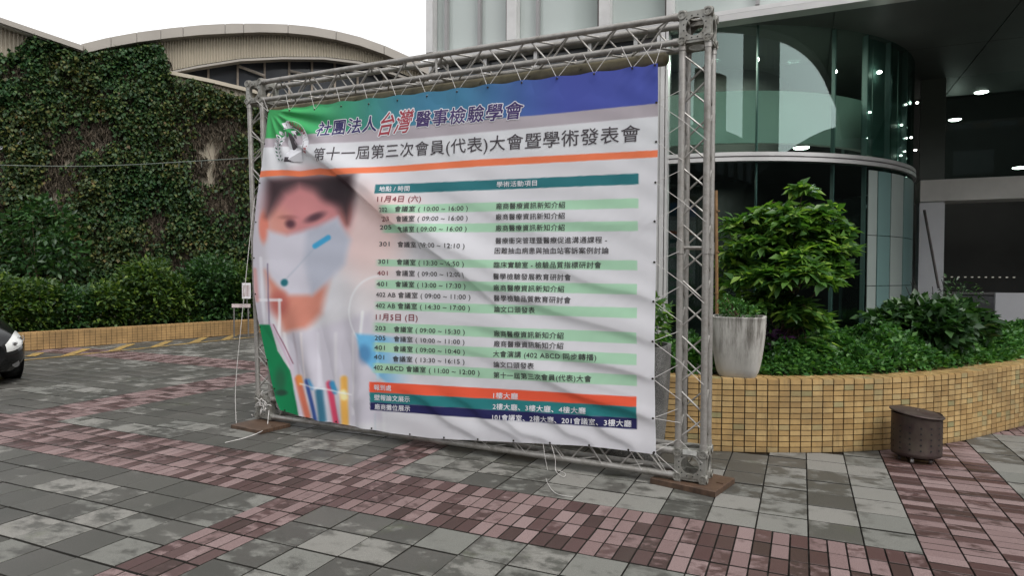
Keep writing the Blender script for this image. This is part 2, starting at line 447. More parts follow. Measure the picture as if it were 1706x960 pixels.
for k in ('LB', 'RB', 'TL', 'TR'): corner_block(cen[k])
def run(c0, c1, ax2):
    """one box truss between two corner blocks; ax2 = in-plane axis across it"""
    d = (c1-c0)/np.linalg.norm(c1-c0); p0 = c0+d*.115; p1 = c1-d*.115; L = np.linalg.norm(p1-p0)
    off = [(-1, DF), (1, DF), (1, DB), (-1, DB)]
    def pt(k, t): return p0+d*t+ax2*off[k][0]*S2+FN*off[k][1]
    for k in range(4):
        mb = MB().tube(pt(k, 0), pt(k, L), .0245, 16)
        for t in (.0, L/2, L):                                  # couplers
            a = max(0, t-.045); b = min(L, t+.045); mb.tube(pt(k, a), pt(k, b), .0285, 16)
        mb.obj('chord_tube', ALU, frame, True)
    n = int(round((L-.1)/.2)); st = (L-.1)/n
    for k in range(4):
        k2 = (k+1) % 4
        for i in range(n):
            a, b = (k, k2) if (i+k) % 2 == 0 else (k2, k)
            MB().tube(pt(a, .05+i*st+.02), pt(b, .05+(i+1)*st-.02), .0075, 6).obj('lace_bar', ALU, frame, True)
        MB().tube(pt(k, L/2), pt(k2, L/2), .011, 8).obj('cross_strut', ALU, frame, True)
run(cen['LB'], cen['TL'], FE); run(cen['RB'], cen['TR'], FE)
run(cen['LB'], cen['RB'], UP); run(cen['TL'], cen['TR'], UP)
# small maker's plate on the lower block beside the banner's foot
pp = cen['RB']+FN*(.0)+UP*.098+FE*.0
MB().box(pp+FN*.003, (.10, .006, .034), np.array([FE, FN, UP])).obj('maker_plate', simple('worn_label_plate', (.42, .42, .40), .6, .1, .3, 40, .1), frame)
world_parts(frame)
# timber pads
def plank(c, ang, size, label):
    mb = MB(); ca, sa = math.cos(ang), math.sin(ang); ax = np.array([[ca, sa, 0], [-sa, ca, 0], [0, 0, 1]])
    mb.box((0, 0, size[2]/2), size, ax, bev=.004); mb.box((ca*size[0]*.42, sa*size[0]*.42, size[2]+.004), (.05, .012, .008), ax)
    o = mb.obj('timber_plank', WOOD); o.location = c; tag(o, label, 'plank', 'planks under the truss frame')
plank((2.21, 1.53, .002), math.radians(-14), (.50, .40, .042), 'wet brown plank under the truss corner beside the yellow planter')
plank((-2.06, 1.50, .002), math.radians(-8), (.46, .36, .036), 'wet brown plank under the far truss corner on the car side')
# olive tube slung under the top truss, behind the banner
pt0, pt1 = on_plane(452, 188, A2+FN*.14, FN), on_plane(1108, 98, A2+FN*.14, FN)
mb = MB().tube(pt0, pt1, .052, 18); dd = (pt1-pt0)/np.linalg.norm(pt1-pt0)
mb.tube(pt1, pt1+dd*.025, .052, 18, r2=.03)
for t in np.linspace(.06, .95, 9): P = pt0+(pt1-pt0)*t; mb.tube(P-FN*.05, P-FN*.066, .012, 8)
tag(mb.obj('rolled_tube', simple('mossy_olive_tube', (.17, .145, .085), .6, 0, .45, 7, .2), smooth=True), 'long grimy olive tube slung under the top truss behind the banner', 'tube')

# ------------------------------------------------------------------ banner
BD = -.020                                          # the sheet hangs just in front of the tubes
ORG = A2+FN*BD
def sz(px, py):
    """(s, z) on the banner's plane; arrays allowed"""
    px = np.asarray(px, float); py = np.asarray(py, float)
    d = _fw[None]+((px.ravel()-853)/F_PX)[:, None]*_r-((py.ravel()-480)/F_PX)[:, None]*_u
    t = np.dot(ORG-CAM, FN)/(d@FN); P = CAM+d*t[:, None]
    return ((P-ORG)@FE).reshape(px.shape), P[:, 2].reshape(px.shape)
def sz_px(s, z):
    s = np.asarray(s, float); z = np.asarray(z, float)
    P = ORG+s.ravel()[:, None]*FE+z.ravel()[:, None]*UP; d = P-CAM; w = d@_fw
    return (853+F_PX*(d@_r)/w).reshape(s.shape), (480-F_PX*(d@_u)/w).reshape(s.shape)
def sm(x, a, b):
    t = np.clip((x-a)/(b-a), 0, 1); return t*t*(3-2*t)
TOPE = [447, 485, 526, 570, 615, 662, 711, 762, 814, 870, 928, 990, 1054, 1092]
def folds(X, Y):
    """how far the cloth stands out of its plane, metres"""
    n = np.zeros_like(X)
    def fold(x0, y0, x1, y1, A, wa, wb, e0=.12, e1=.25):
        L = math.hypot(x1-x0, y1-y0); tx, ty = (x1-x0)/L, (y1-y0)/L
        a = ((X-x0)*tx+(Y-y0)*ty)/L; d = (Y-y0)*tx-(X-x0)*ty
        env = sm(a, -e0, e0)*(1-sm(a, 1-e1, 1+e1))
        d = d+3*np.sin(a*9)
        return 1.55*A*env*np.where(d < 0, np.exp(-(d/wa)**2), np.exp(-(d/wb)**2))
    n += fold(515, 250, 790, 470, .040, 42, 6, .12, .35)       # the one sharp crease
    n += fold(470, 200, 640, 330, .016, 22, 12)
    n += fold(640, 335, 860, 470, .014, 30, 14, .2, .3)
    n += fold(700, 300, 1000, 430, .006, 24, 12, .2, .3)
    n += fold(760, 455, 1088, 570, .012, 30, 10, .3, .15)
    n += fold(800, 540, 1088, 632, .013, 26, 9, .3, .12)
    n += fold(700, 560, 1060, 660, .006, 20, 9, .3, .2)
    n += fold(850, 610, 1088, 700, .012, 22, 8, .3, .12)
    n += fold(690, 655, 800, 735, .010, 16, 7, .3, .2); n += fold(760, 660, 870, 736, .009, 16, 7, .3, .2)
    n += fold(820, 690, 920, 740, .008, 14, 7, .3, .2); n += fold(900, 690, 990, 742, .008, 14, 7, .3, .2)
    n += fold(960, 680, 1060, 750, .008, 14, 7, .3, .2)
    n += fold(560, 700, 660, 600, .008, 22, 12, .3, .3)
    n += fold(900, 440, 1090, 500, .007, 22, 9, .3, .15); n += fold(880, 360, 1090, 375, .005, 20, 12, .3, .15)
    r = np.hypot(X-447, Y-183); th = np.arctan2(Y-183, X-447)
    n += .016*np.sin(th*17)*sm(r, 6, 40)*(1-sm(r, 60, 150))    # fan of creases from the far top corner
    g = sm(Y, 420, 640)*(1-sm(X, 570, 680))
    w = X-.45*(Y-520)*(1-sm(X, 430, 640))
    n += .015*g*np.sin(w/8.5)+.016*g*np.sin(w/19+1)
    n += .010*(1-sm(X, 440, 520))*np.sin(Y/38+.6)
    # scallops between the eyelets along the top
    e = np.interp(X, TOPE, np.arange(len(TOPE))); top = np.interp(X, [447, 1097], [183, 106]); dt = Y-top
    n += .007*np.cos(2*math.pi*e)*np.exp(-np.clip(dt, 0, None)/28)
    n += .008*np.sin((X*.8+Y*.25)/34)*np.exp(-np.clip(dt, 0, None)/60)
    n += .02*np.sin((X-420)/680*math.pi)*np.sin(np.clip((Y-150)/600, 0, 1)*math.pi)
    n += .0012*np.sin(X*.11+Y*.05+2*np.sin(Y*.021))+.0013*np.sin(X*.045-Y*.13+1.7*np.sin(X*.017))
    n += .0004*np.sin(X*.31+Y*.17+3*np.sin(Y*.05))
    return np.where(n < -.002, -.002+.15*(n+.002), n)
def lin(c):
    c = np.asarray(c, float)/255; return np.where(c <= .04045, c/12.92, ((c+.055)/1.055)**2.4)
def printed(X, Y):
    C = np.empty(X.shape+(3,)); C[:] = (203, 200, 216)
    def lay_(mask, col):
        m = np.clip(mask, 0, 1)[..., None]; C[:] = C*(1-m)+np.asarray(col, float)*m
    def ell(cx, cy, rx, ry, soft=.25, ang=0):
        a = math.radians(ang); dx = (X-cx)*math.cos(a)+(Y-cy)*math.sin(a); dy = -(X-cx)*math.sin(a)+(Y-cy)*math.cos(a)
        return 1-sm(np.hypot(dx/rx, dy/ry), 1-soft, 1+soft)
    def poly(pts, soft=1.5):
        inside = np.full(X.shape, -1e9); n = len(pts)
        # signed distance for any polygon
        d = np.full(X.shape, 1e9); s = np.zeros(X.shape, bool)
        for i in range(n):
            (x0, y0), (x1, y1) = pts[i], pts[(i+1) % n]
            ex, ey = x1-x0, y1-y0; t = np.clip(((X-x0)*ex+(Y-y0)*ey)/(ex*ex+ey*ey+1e-9), 0, 1)
            d = np.minimum(d, np.hypot(X-x0-t*ex, Y-y0-t*ey))
            c = ((y0 > Y) != (y1 > Y)) & (X < (x1-x0)*(Y-y0)/(y1-y0+1e-9)+x0); s ^= c
        sd_ = np.where(s, -d, d); return 1-sm(sd_, -soft, soft)
    def stroke(x0, y0, x1, y1, w, soft=1.5):
        ex, ey = x1-x0, y1-y0; t = np.clip(((X-x0)*ex+(Y-y0)*ey)/(ex*ex+ey*ey), 0, 1)
        return 1-sm(np.hypot(X-x0-t*ex, Y-y0-t*ey), w/2-soft, w/2+soft)
    def band(xs, top, bot, x0=0, x1=3000, soft=.8):
        t = np.interp(X, xs, top); b = np.interp(X, xs, bot)
        return sm(Y, t-soft, t+soft)*(1-sm(Y, b-soft, b+soft))*sm(X, x0-soft, x0+soft)*(1-sm(X, x1-soft, x1+soft))
    # the photograph printed on the far half of the sheet
    low = sm(Y, 285, 296)
    lay_((1-sm(X, 430, 470))*low*.5, (168, 160, 182))
    lay_(ell(615, 385, 60, 75, .5)*.55, (226, 180, 182)); lay_(ell(665, 350, 45, 30, .6)*.35, (228, 190, 192))
    lay_(ell(640, 470, 50, 60, .7)*.35, (222, 200, 206))
    lay_(ell(512, 352, 72, 70, .26), (188, 124, 134)); lay_(ell(505, 345, 34, 34, .9)*.6, (206, 134, 142)); lay_(ell(462, 372, 22, 26, .7)*.7, (214, 150, 140))
    lay_(ell(439, 378, 8, 26, .4)*.9, (214, 124, 112)); lay_(ell(577, 352, 9, 26, .5)*.9, (202, 126, 124))
    lay_(poly([(444, 360), (446, 296), (600, 290), (592, 330), (580, 372), (556, 330), (528, 318), (500, 308), (474, 322), (458, 344)], 13), (62, 46, 54))
    lay_(ell(560, 318, 26, 20, .6), (50, 38, 46))
    lay_(ell(484, 373, 8, 7, .7)*.85, (70, 40, 56)); lay_(ell(526, 362, 16, 6, .7, -22)*.85, (72, 48, 62)); lay_(ell(480, 362, 13, 3.5, .8)*.4, (110, 60, 66))
    lay_(poly([(442, 452), (452, 500), (474, 556), (512, 548), (536, 522), (552, 452), (520, 480), (470, 480)], 10), (200, 130, 120))
    lay_(poly([(446, 384), (478, 392), (530, 378), (564, 362), (584, 400), (576, 440), (548, 470), (520, 492), (482, 492), (452, 462), (444, 420)], 7), (198, 194, 216))
    lay_(poly([(512, 384), (564, 364), (584, 400), (574, 440), (546, 470), (520, 490), (508, 440)], 9)*.6, (158, 164, 190))
    lay_(stroke(477, 466, 530, 408, 3, 1.6)*.35, (150, 160, 185)); lay_(stroke(526, 410, 548, 396, 9, 2), (62, 150, 204)); lay_(ell(475, 471, 6, 6, .4), (34, 104, 122))
    lay_(ell(466, 506, 16, 20, .6)*.7, (170, 84, 84))
    # white coat, glassware and tubes
    lay_(poly([(470, 556), (520, 548), (620, 520), (640, 700), (500, 720)], 9)*.8, (190, 184, 206))
    for x0, x1, w, c in ((474, 492, 5, (222, 218, 232)), (490, 505, 4, (168, 158, 178)), (505, 512, 4, (224, 214, 226)), (530, 536, 4, (206, 202, 222)), (560, 560, 5, (208, 204, 220)), (590, 588, 5, (214, 210, 226))):
        lay_(stroke(x0, 556, x1, 690, w, 2.5)*.7, c)
    lay_(stroke(432, 500, 470, 500, 5, 1.5)*.8, (222, 218, 236)); lay_(stroke(434, 430, 442, 540, 5, 2)*.6, (220, 218, 236)); lay_(stroke(467, 500, 466, 560, 5, 1.5)*.8, (226, 222, 238))
    lay_(stroke(446, 440, 450, 540, 2.5, 1)*.7, (110, 96, 130)); lay_(stroke(424, 450, 430, 500, 7, 3)*.5, (190, 110, 110))
    lay_(poly([(420, 541), (452, 541), (462, 585), (484, 618), (492, 650), (500, 700), (462, 696), (440, 640), (424, 590)], 1.5), (22, 124, 82))
    lay_(ell(466, 634, 9, 20, .7)*.6, (50, 80, 66)); lay_(ell(468, 655, 10, 5, .5)*.8, (44, 60, 56))
    lay_(stroke(453, 541, 486, 612, 4, 1.8)*.8, (196, 170, 200)); lay_(stroke(486, 612, 502, 700, 6, 2)*.9, (204, 190, 214)); lay_(stroke(457, 541, 488, 606, 1.8, .9)*.8, (128, 70, 100))
    for x0, y0, x1, y1, w, c in ((496, 632, 512, 694, 10, (200, 104, 84)), (498, 630, 500, 638, 10, (224, 140, 70)), (512, 636, 528, 700, 9, (48, 82, 168)), (534, 652, 540, 700, 10, (40, 92, 122)),
                                 (548, 640, 560, 706, 10, (206, 62, 98)), (553, 640, 558, 652, 10, (50, 140, 196)), (518, 634, 524, 646, 6, (80, 150, 210)), (573, 632, 575, 706, 11, (222, 164, 78)), (572, 655, 574, 662, 11, (236, 214, 170))):
        lay_(stroke(x0, y0, x1, y1, w, 3.2)*.92, c)
    lay_(stroke(500, 640, 585, 658, 3, 1.4)*.7, (226, 222, 238))
    ring_ = np.exp(-((np.hypot((X-635)/1.0, (Y-520)/1.15)-52)/1.8)**2)*(1-sm(X, 625, 660))
    lay_(ring_*.6, (228, 228, 244)); lay_(stroke(607, 520, 603, 560, 5, 2)*.7, (230, 230, 246))
    bl = poly([(596, 556), (640, 560), (700, 566), (700, 600), (688, 612), (690, 640), (648, 640), (628, 622), (605, 595)], 4)*(1-sm(X, 615, 700))*.85
    lay_(bl, (88, 168, 226)); lay_(ell(610, 590, 9, 16, .5)*.5, (60, 96, 150)); lay_(stroke(628, 560, 632, 630, 5, 2)*.5, (170, 210, 240))
    lay_(stroke(625, 690, 625, 745, 3, 1.2)*.35, (170, 180, 200)); lay_(stroke(640, 690, 640, 745, 6, 2.5)*.3, (220, 220, 232))
    # head of the sheet
    XS = [430, 443, 500, 530, 610, 700, 800, 900, 1000, 1100]
    b1 = np.interp(XS, [430, 443, 530, 700, 873, 1097], [233, 231, 224, 208, 194, 171.7]); b2 = np.interp(XS, [430, 443, 520, 700, 1097], [247.5, 246, 241.5, 230, 193])
    lay_(1-sm(Y, np.interp(X, XS, b2)-.9, np.interp(X, XS, b2)+.9), (166, 156, 172))
    k1 = sm(X, 480, 720)[..., None]; k2 = sm(X, 740, 960)[..., None]
    gc = (np.array((58, 152, 92))*(1-k1)+np.array((66, 120, 158))*k1)*(1-k2)+np.array((70, 80, 166))*k2
    m = (1-sm(Y, np.interp(X, XS, b1)-.9, np.interp(X, XS, b1)+.9))[..., None]; C[:] = C*(1-m)+gc*m
    m2 = sm(Y, np.interp(X, XS, b2)+1, np.interp(X, XS, b2)+3)*(1-sm(Y, np.interp(X, XS, b2)+45, np.interp(X, XS, b2)+60)); lay_(m2*.35, (206, 208, 222))
    ox = [430, 470, 500, 535, 560, 600, 700, 800, 1096]; ot = [285.5, 283, 285, 280.5, 283.5, 281, 273.5, 266, 250]; ob = [296, 292.5, 294.5, 291, 294, 291, 284.5, 277.5, 261.7]
    lay_(band(ox, ot, ob), (226, 116, 84))
    # table bars
    P = (633.4, 1064.2)
    def bar(x0, t0, b0, x1, t1, b1_, col, fade=0):
        m = band([x0, x1], [t0, t1], [b0, b1_], x0, x1, .7)
        if fade: m = m*sm(X, x0, x0+fade)
        lay_(m, col)
    bar(633.4, 308.7, 324, 1064.2, 288.8, 307, (44, 108, 122))
    GR = (160, 196, 178)
    for b in ((637, 343, 357, 1063.7, 330.4, 346.8), (634, 375, 388.5, 1063, 368.5, 385), (624.7, 432.4, 443.5, 1062, 433.9, 450.6), (623.2, 466.1, 480.8, 1062, 473.4, 491), (621.7, 502.2, 516, 1061.5, 512.9, 530.5),
              (618.8, 537, 553.4, 1061.3, 554, 573), (618.8, 570, 585.6, 1061.3, 589.7, 608.5), (618.2, 604.4, 620.8, 1061.3, 624.9, 643.4)): bar(*b, GR, 14)
    bar(618.2, 636, 653.8, 1061.3, 661, 677.8, (224, 88, 66)); bar(618.2, 653.6, 670.3, 1061.3, 677.6, 697.6, (42, 116, 126)); bar(618.2, 670.3, 683.5, 1061.3, 697.6, 716, (38, 38, 86))
    L = lin(C)/lin((208, 206, 217))*.86
    return np.clip(L, 0, 1)
NU, NV = 500, 430
tx = np.array([447, 1097.]); 
def edge(pts, t):
    P = np.array(pts, float); d = np.r_[0, np.cumsum(np.hypot(*np.diff(P, axis=0).T))]; d /= d[-1]
    return np.stack([np.interp(t, d, P[:, 0]), np.interp(t, d, P[:, 1])], -1)
tu = np.linspace(0, 1, NU); tv = np.linspace(0, 1, NV)
e_top = edge([(447, 183), (780, 144.5), (1097, 106)], tu)
e_top[:, 1] += 2.0*np.sin(np.interp(e_top[:, 0], TOPE, np.arange(len(TOPE)))*math.pi)**2
e_bot = edge([(466, 684), (500, 694), (545, 703), (590, 711), (650, 722), (720, 731), (797, 734.5), (900, 739.5), (982, 744), (1040, 751), (1093, 758)], tu)
e_lef = edge([(447, 183), (441, 235), (436, 280), (426, 345), (421, 400), (421.5, 450), (425, 490), (431, 540), (441, 588), (453, 640), (460, 668), (467, 684)], tv)
ky = 9; k = np.ones(ky)/ky
for ed in (e_lef, e_bot):
    for c_ in range(2):
        a = np.pad(ed[:, c_], ky//2, mode='edge'); s_ = np.convolve(a, k, 'valid'); s_[0], s_[-1] = ed[0, c_], ed[-1, c_]; ed[:, c_] = s_
e_rig = edge([(1097, 106), (1096, 240), (1093.5, 400), (1091, 560), (1091, 640), (1093, 758)], tv)
U, V_ = np.meshgrid(tu, tv)
u = U[..., None]; v = V_[..., None]
PX = (1-v)*e_top[None]+v*e_bot[None]+(1-u)*e_lef[:, None]+u*e_rig[:, None]-((1-u)*(1-v)*e_top[0]+u*(1-v)*e_top[-1]+(1-u)*v*e_bot[0]+u*v*e_bot[-1])
X_, Y_ = PX[..., 0], PX[..., 1]
S_, Z_ = sz(X_, Y_); N_ = folds(X_, Y_)
ed_ = np.minimum(np.minimum(U, 1-U)*60, np.minimum(V_, 1-V_)*60)
P3 = ORG+S_[..., None]*FE+Z_[..., None]*UP-N_[..., None]*FN
col = np.ones(P3.shape[:2]+(4,)); col[..., :3] = printed(X_, Y_)
ii = (np.arange(NV-1)[:, None]*NU+np.arange(NU-1)[None]).ravel()
quads = np.stack([ii, ii+NU, ii+NU+1, ii+1], 1)
t = NT('printed_vinyl'); at = t.n('ShaderNodeVertexColor'); at.layer_name = 'print'
wv = t.noise(420, 2); t.base(at.outputs['Color']); t.set(.5, 0, .3); t.bump(wv, .05, .001)
tl = t.n('ShaderNodeBsdfTranslucent'); t.l(at.outputs['Color'], tl.inputs[0]); mx = t.n('ShaderNodeMixShader'); mx.inputs[0].default_value = .30
t.l(t.b.outputs[0], mx.inputs[1]); t.l(tl.outputs[0], mx.inputs[2]); t.l(mx.outputs[0], t.out.inputs['Surface'])
banner = thing('banner', 'large white printed congress schedule banner laced inside the truss frame', 'banner', tuple(ORG+FE*2))
sheet = link('sheet', fast_mesh('sheet', P3.reshape(-1, 3), quads, t.m, col.reshape(-1, 4)), banner)
sheet.data.polygons.foreach_set('use_smooth', [True]*len(sheet.data.polygons))
def on_sheet(s, z, off):
    X, Y = sz_px(s, z); n = folds(X, Y)+off
    return ORG+np.asarray(s)[..., None]*FE+np.asarray(z)[..., None]*UP-n[..., None]*FN

INK = {k: simple('ink_'+k, c, .55, 0, .03, 5, 0) for k, c in dict(black=(.035, .03, .035), maroon=(.20, .014, .03), navy=(.030, .022, .115), purple=(.050, .026, .125), red=(.34, .035, .055), white=(.74, .74, .78), charcoal=(.055, .045, .055), green=(.02, .10, .06), grey=(.20, .17, .18), rose=(.30, .09, .10)).items()}
tcu = bpy.data.curves.new('lettering', 'FONT'); tob = bpy.data.objects.new('lettering', tcu); COL.objects.link(tob); tcu.resolution_u = 3
def text(body, p0, p1, hpx, ink, bold=0.0, off=.0032, name='lettering', shear=0.0, spread=0.0, sub=.018, parent=None, lenmode=None):
    """flat lettering printed on the sheet: baseline from p0 to p1 (photo positions), Chinese glyph height hpx"""
    tcu.body = body; tcu.offset = 0; tcu.space_character = 1.06; tcu.shear = shear
    bpy.context.view_layer.update(); me = bpy.data.meshes.new_from_object(tob)
    xs = np.empty(len(me.vertices)*3); me.vertices.foreach_get('co', xs); xs = xs.reshape(-1, 3)
    x0, x1 = xs[:, 0].min(), xs[:, 0].max()
    (s0, s1), (z0, z1) = sz([p0[0], p1[0]], [p0[1], p1[1]])
    _, zz = sz([p0[0], p0[0]], [p0[1], p0[1]-hpx]); H = (zz[1]-zz[0])/.93
    L = s1-s0; bm = bmesh.new(); bm.from_mesh(me)
    bmesh.ops.triangulate(bm, faces=bm.faces)
    for v in bm.verts:
        q = (v.co.x-x0)/(x1-x0); s = s0+q*L; z = z0+q*(z1-z0)+(v.co.y+.075)*H; v.co = (s, z, 0)
    for _ in range(4):
        es = [e for e in bm.edges if e.calc_length() > sub]
        if not es: break
        bmesh.ops.subdivide_edges(bm, edges=es, cuts=1); bmesh.ops.triangulate(bm, faces=[f for f in bm.faces if len(f.verts) > 3])
    bm.verts.ensure_lookup_table(); bm.verts.index_update(); co = np.array([v.co[:] for v in bm.verts]); F = np.array([[v.index for v in f.verts] for f in bm.faces]); bm.free()
    # a heavier weight is the same letters printed a hair's breadth around
    R_b = (bold+spread)*H; sh_ = [(0, 0)] if R_b == 0 else [(R_b*q*math.cos(t_), R_b*q*math.sin(t_)) for q, m_ in (((1, 4),) if spread == 0 else ((.55, 6), (1, 12))) for t_ in np.arange(m_)*2*math.pi/m_+.4]
    Vs = [on_sheet(co[:, 0]+dx, co[:, 1]+dy, off+i*.00004) for i, (dx, dy) in enumerate(sh_)]; Fs = [F+i*len(co) for i in range(len(sh_))]
    bpy.data.meshes.remove(me); me = fast_mesh(name, np.concatenate(Vs), np.concatenate(Fs), None)
    me.materials.clear(); me.materials.append(INK[ink])
    return link(name, me, parent or banner)
if True:
    for (b, p0, p1, h, ink, bold, sh) in (('社團法人', (532, 228.5), (627.5, 218.5), 25, 'navy', .020, .12), ('醫事檢驗學會', (693, 212), (872.5, 197), 26.5, 'purple', .018, .12), ('台灣', (631, 227), (690, 219), 38, 'red', .010, .45)):
        text(b, p0, p1, h, 'white', bold, .0024, 'lettering_outline', sh, .045); text(b, p0, p1, h, ink, bold, .0042, 'title_lettering', sh)
    text('第十一屆第三次會員(代表)大會暨學術發表會', (532.5, 270.5), (1066.5, 235.5), 22, 'charcoal', .006, name='title_lettering')
    text('地點 / 時間', (640, 320.6), (685.6, 318.8), 9, 'white', .01); text('學術活動項目', (829.2, 312.3), (895.8, 309.8), 9.5, 'white', .01)
    text('11月4日 (六)', (639.5, 338.6), (705.3, 337), 11, 'maroon', .018); text('11月5日 (日)', (628.2, 533.4), (697.9, 535.2), 11.5, 'maroon', .018)
    R1 = '廠商醫療資訊新知介紹'
    rows = [('202', (641.7, 355.3), (655.4, 355), 'black'), ('會議室 ( 10:00 ~ 16:00 )', (667.7, 354.2), (781.5, 351.5), 'black'), (R1, (829, 349), (942.7, 346.8), 'black'),
            ('203', (638.5, 370), (657, 369.5), 'maroon'), ('會議室 ( 09:00 ~ 16:00 )', (669.5, 370.5), (781.5, 368), 'black'), (R1, (828.4, 367), (942.7, 365), 'black'),
            ('205', (635, 383.5), (654, 383), 'black'), ('會議室 ( 09:00 ~ 16:00 )', (669.5, 388), (780.6, 386), 'black'), (R1, (828, 385.5), (942.2, 384.3), 'black'),
            ('301', (634, 411), (651, 411), 'black'), ('會議室 ( 09:00 ~ 12:10 )', (664.8, 411.9), (780.6, 415.2), 'black'), ('醫療衝突管理暨醫療促進溝通課程 -', (827.8, 406.4), (1012, 405), 'black'), ('困難抽血病患與抽血站客訴案例討論', (827.5, 423), (1015.3, 423), 'black'),
            ('301', (632.3, 440.3), (648.7, 440.3), 'black'), ('會議室 ( 13:30 ~ 16:50 )', (663.3, 441.2), (780, 444.7), 'black'), ('臨床實驗室 - 檢驗品質指標研討會', (827.8, 446.6), (1002.7, 447), 'black'),
            ('401', (630.5, 459.4), (648, 459.6), 'maroon'), ('會議室 ( 09:00 ~ 12:00 )', (661.6, 459.6), (779.4, 462.5), 'black'), ('醫學檢驗發展教育研討會', (826.9, 465.5), (952.9, 467.6), 'black'),
            ('401', (629.3, 477.5), (647, 477.7), 'black'), ('會議室 ( 13:00 ~ 17:30 )', (661, 478.1), (777.6, 481.2), 'black'), (R1, (827.2, 484.3), (941.2, 487), 'black'),
            ('402 AB 會議室 ( 09:00 ~ 11:00 )', (628.5, 495.1), (785.9, 499.8), 'black'), ('醫學檢驗品質教育研討會', (826, 501.5), (952.9, 505.5), 'black'),
            ('402 AB 會議室 ( 14:30 ~ 17:00 )', (627.6, 513.4), (785.3, 518), 'black'), ('論文口頭發表', (825.7, 520), (892.8, 522), 'black'),
            ('203', (626.7, 551), (644.6, 551.6), 'black'), ('會議室 ( 09:00 ~ 15:30 )', (658.4, 552.8), (776.5, 557.8), 'black'), (R1, (824.8, 560.6), (940.6, 564.6), 'black'),
            ('205', (626, 567.2), (644, 567.8), 'black'), ('會議室 ( 10:00 ~ 11:00 )', (657.8, 569.2), (776.2, 574.5), 'black'), (R1, (824.8, 577.5), (940.6, 581.5), 'black'),
            ('401', (625.5, 583.3), (643, 584), 'black'), ('會議室 ( 09:00 ~ 10:40 )', (657.5, 585.3), (776.2, 590.9), 'black'), ('大會演講 (402 ABCD 同步轉播)', (824.2, 594), (995.4, 600.8), 'black'),
            ('401', (624.7, 598.8), (642.5, 599.7), 'black'), ('會議室 ( 13:30 ~ 16:15 )', (656.9, 602.3), (775.6, 607.3), 'black'), ('論文口頭發表', (824.2, 612), (892.2, 614.6), 'black'),
            ('402 ABCD 會議室 ( 11:00 ~ 12:00 )', (624.7, 616.4), (800.5, 626), 'black'), ('第十一屆第三次會員(代表)大會', (823.7, 629.6), (986.6, 636.5), 'black'),
            ('報到處', (625.2, 650), (653, 651.5), 'white'), ('1樓大廳', (823, 663.8), (863.5, 665.5), 'white'), ('壁報論文展示', (624.7, 667), (683.9, 670.5), 'white'), ('2樓大廳、3樓大廳、4樓大廳', (822.5, 682), (976.4, 690), 'white'),
            ('廠商攤位展示', (625.2, 682.5), (683.9, 686), 'white'), ('101會議室、2樓大廳、201會議室、3樓大廳', (822.5, 699.5), (1052, 711.8), 'white')]
    for b, p0, p1, ink in rows:
        text(b, p0, p1, 10.2 if p0[0] > 800 else 9.6, ink, .010, name='lettering')
bpy.data.objects.remove(tob)
# emblem: laurel sprig, horse head in a lettered arc
def patch(polys, ink, off, name):
    mb = MB()
    for pl in polys:
        s, z = sz([p[0] for p in pl], [p[1] for p in pl]); P = on_sheet(s, z, off); mb.add(P, [tuple(range(len(pl)))[::-1]])
    return mb.obj(name, INK[ink], emblem)
emblem = bpy.data.objects.new('emblem', None); COL.objects.link(emblem); emblem.parent = banner
def leafp(cx, cy, L, w, a):
    ca, sa = math.cos(a), math.sin(a); return [(cx+L*x*ca-w*y*sa, cy+L*x*sa+w*y*ca) for x, y in ((-.5, 0), (-.2, .5), (.2, .45), (.5, 0), (.2, -.45), (-.2, -.5))]
lv = []; lv2 = []
for i in range(8):
    t_ = i/7; cx = 473-9*math.sin(t_*2.6); cy = 222+43*t_
    lv.append(leafp(cx-4, cy, 10, 5, -2.3)); lv.append(leafp(cx+4.5, cy+1, 9, 4.6, -.75)); lv2.append(leafp(cx-3.4, cy+.6, 6, 2.4, -2.3)); lv2.append(leafp(cx+4, cy+1.4, 5.5, 2.2, -.75))
patch(lv, 'white', .0036, 'laurel_rim'); patch(lv2, 'green', .0048, 'laurel_sprig')
def arcp(r0, r1, a0, a1, n=14, c=(489, 240), ky=1.0):
    P = [(c[0]+r0*math.cos(a), c[1]+r0*ky*math.sin(a)) for a in np.linspace(a0, a1, n)]; Q = [(c[0]+r1*math.cos(a), c[1]+r1*ky*math.sin(a)) for a in np.linspace(a1, a0, n)]; return P, Q
def arc_quads(r0, r1, a0, a1, n=18, c=(487, 239), ky=1.12):
    A = np.linspace(a0, a1, n+1); o = []
    for a, b in zip(A[:-1], A[1:]): o.append([(c[0]+r*math.cos(x), c[1]+r*ky*math.sin(x)) for r, x in ((r0, a), (r1, a), (r1, b), (r0, b))])
    return o
patch(arc_quads(22, 33, -2.05, .65), 'white', .0036, 'arc_rim'); patch(arc_quads(23.2, 24.2, -2.0, .62), 'charcoal', .0048, 'arc_line')
patch([q for i, q in enumerate(arc_quads(25.5, 31, -1.98, .6, 46)) if i % 3], 'rose', .0048, 'arc_lettering')
patch([[(476, 270), (478, 256), (484, 249), (480, 240), (483, 228), (488, 219), (496, 218), (498, 228), (503, 238), (506, 252), (505, 270)]], 'white', .0042, 'horse_rim')
patch([[(484, 221), (490, 224), (495, 232), (499, 240), (499, 252), (497, 270), (488, 270), (490, 255), (488, 244), (484, 236)], [(476, 270), (478, 262), (487, 262), (488, 270)], [(492, 220), (502, 221), (497, 226), (499, 232), (494, 229)]], 'charcoal', .0056, 'horse_head')
world_parts(banner)
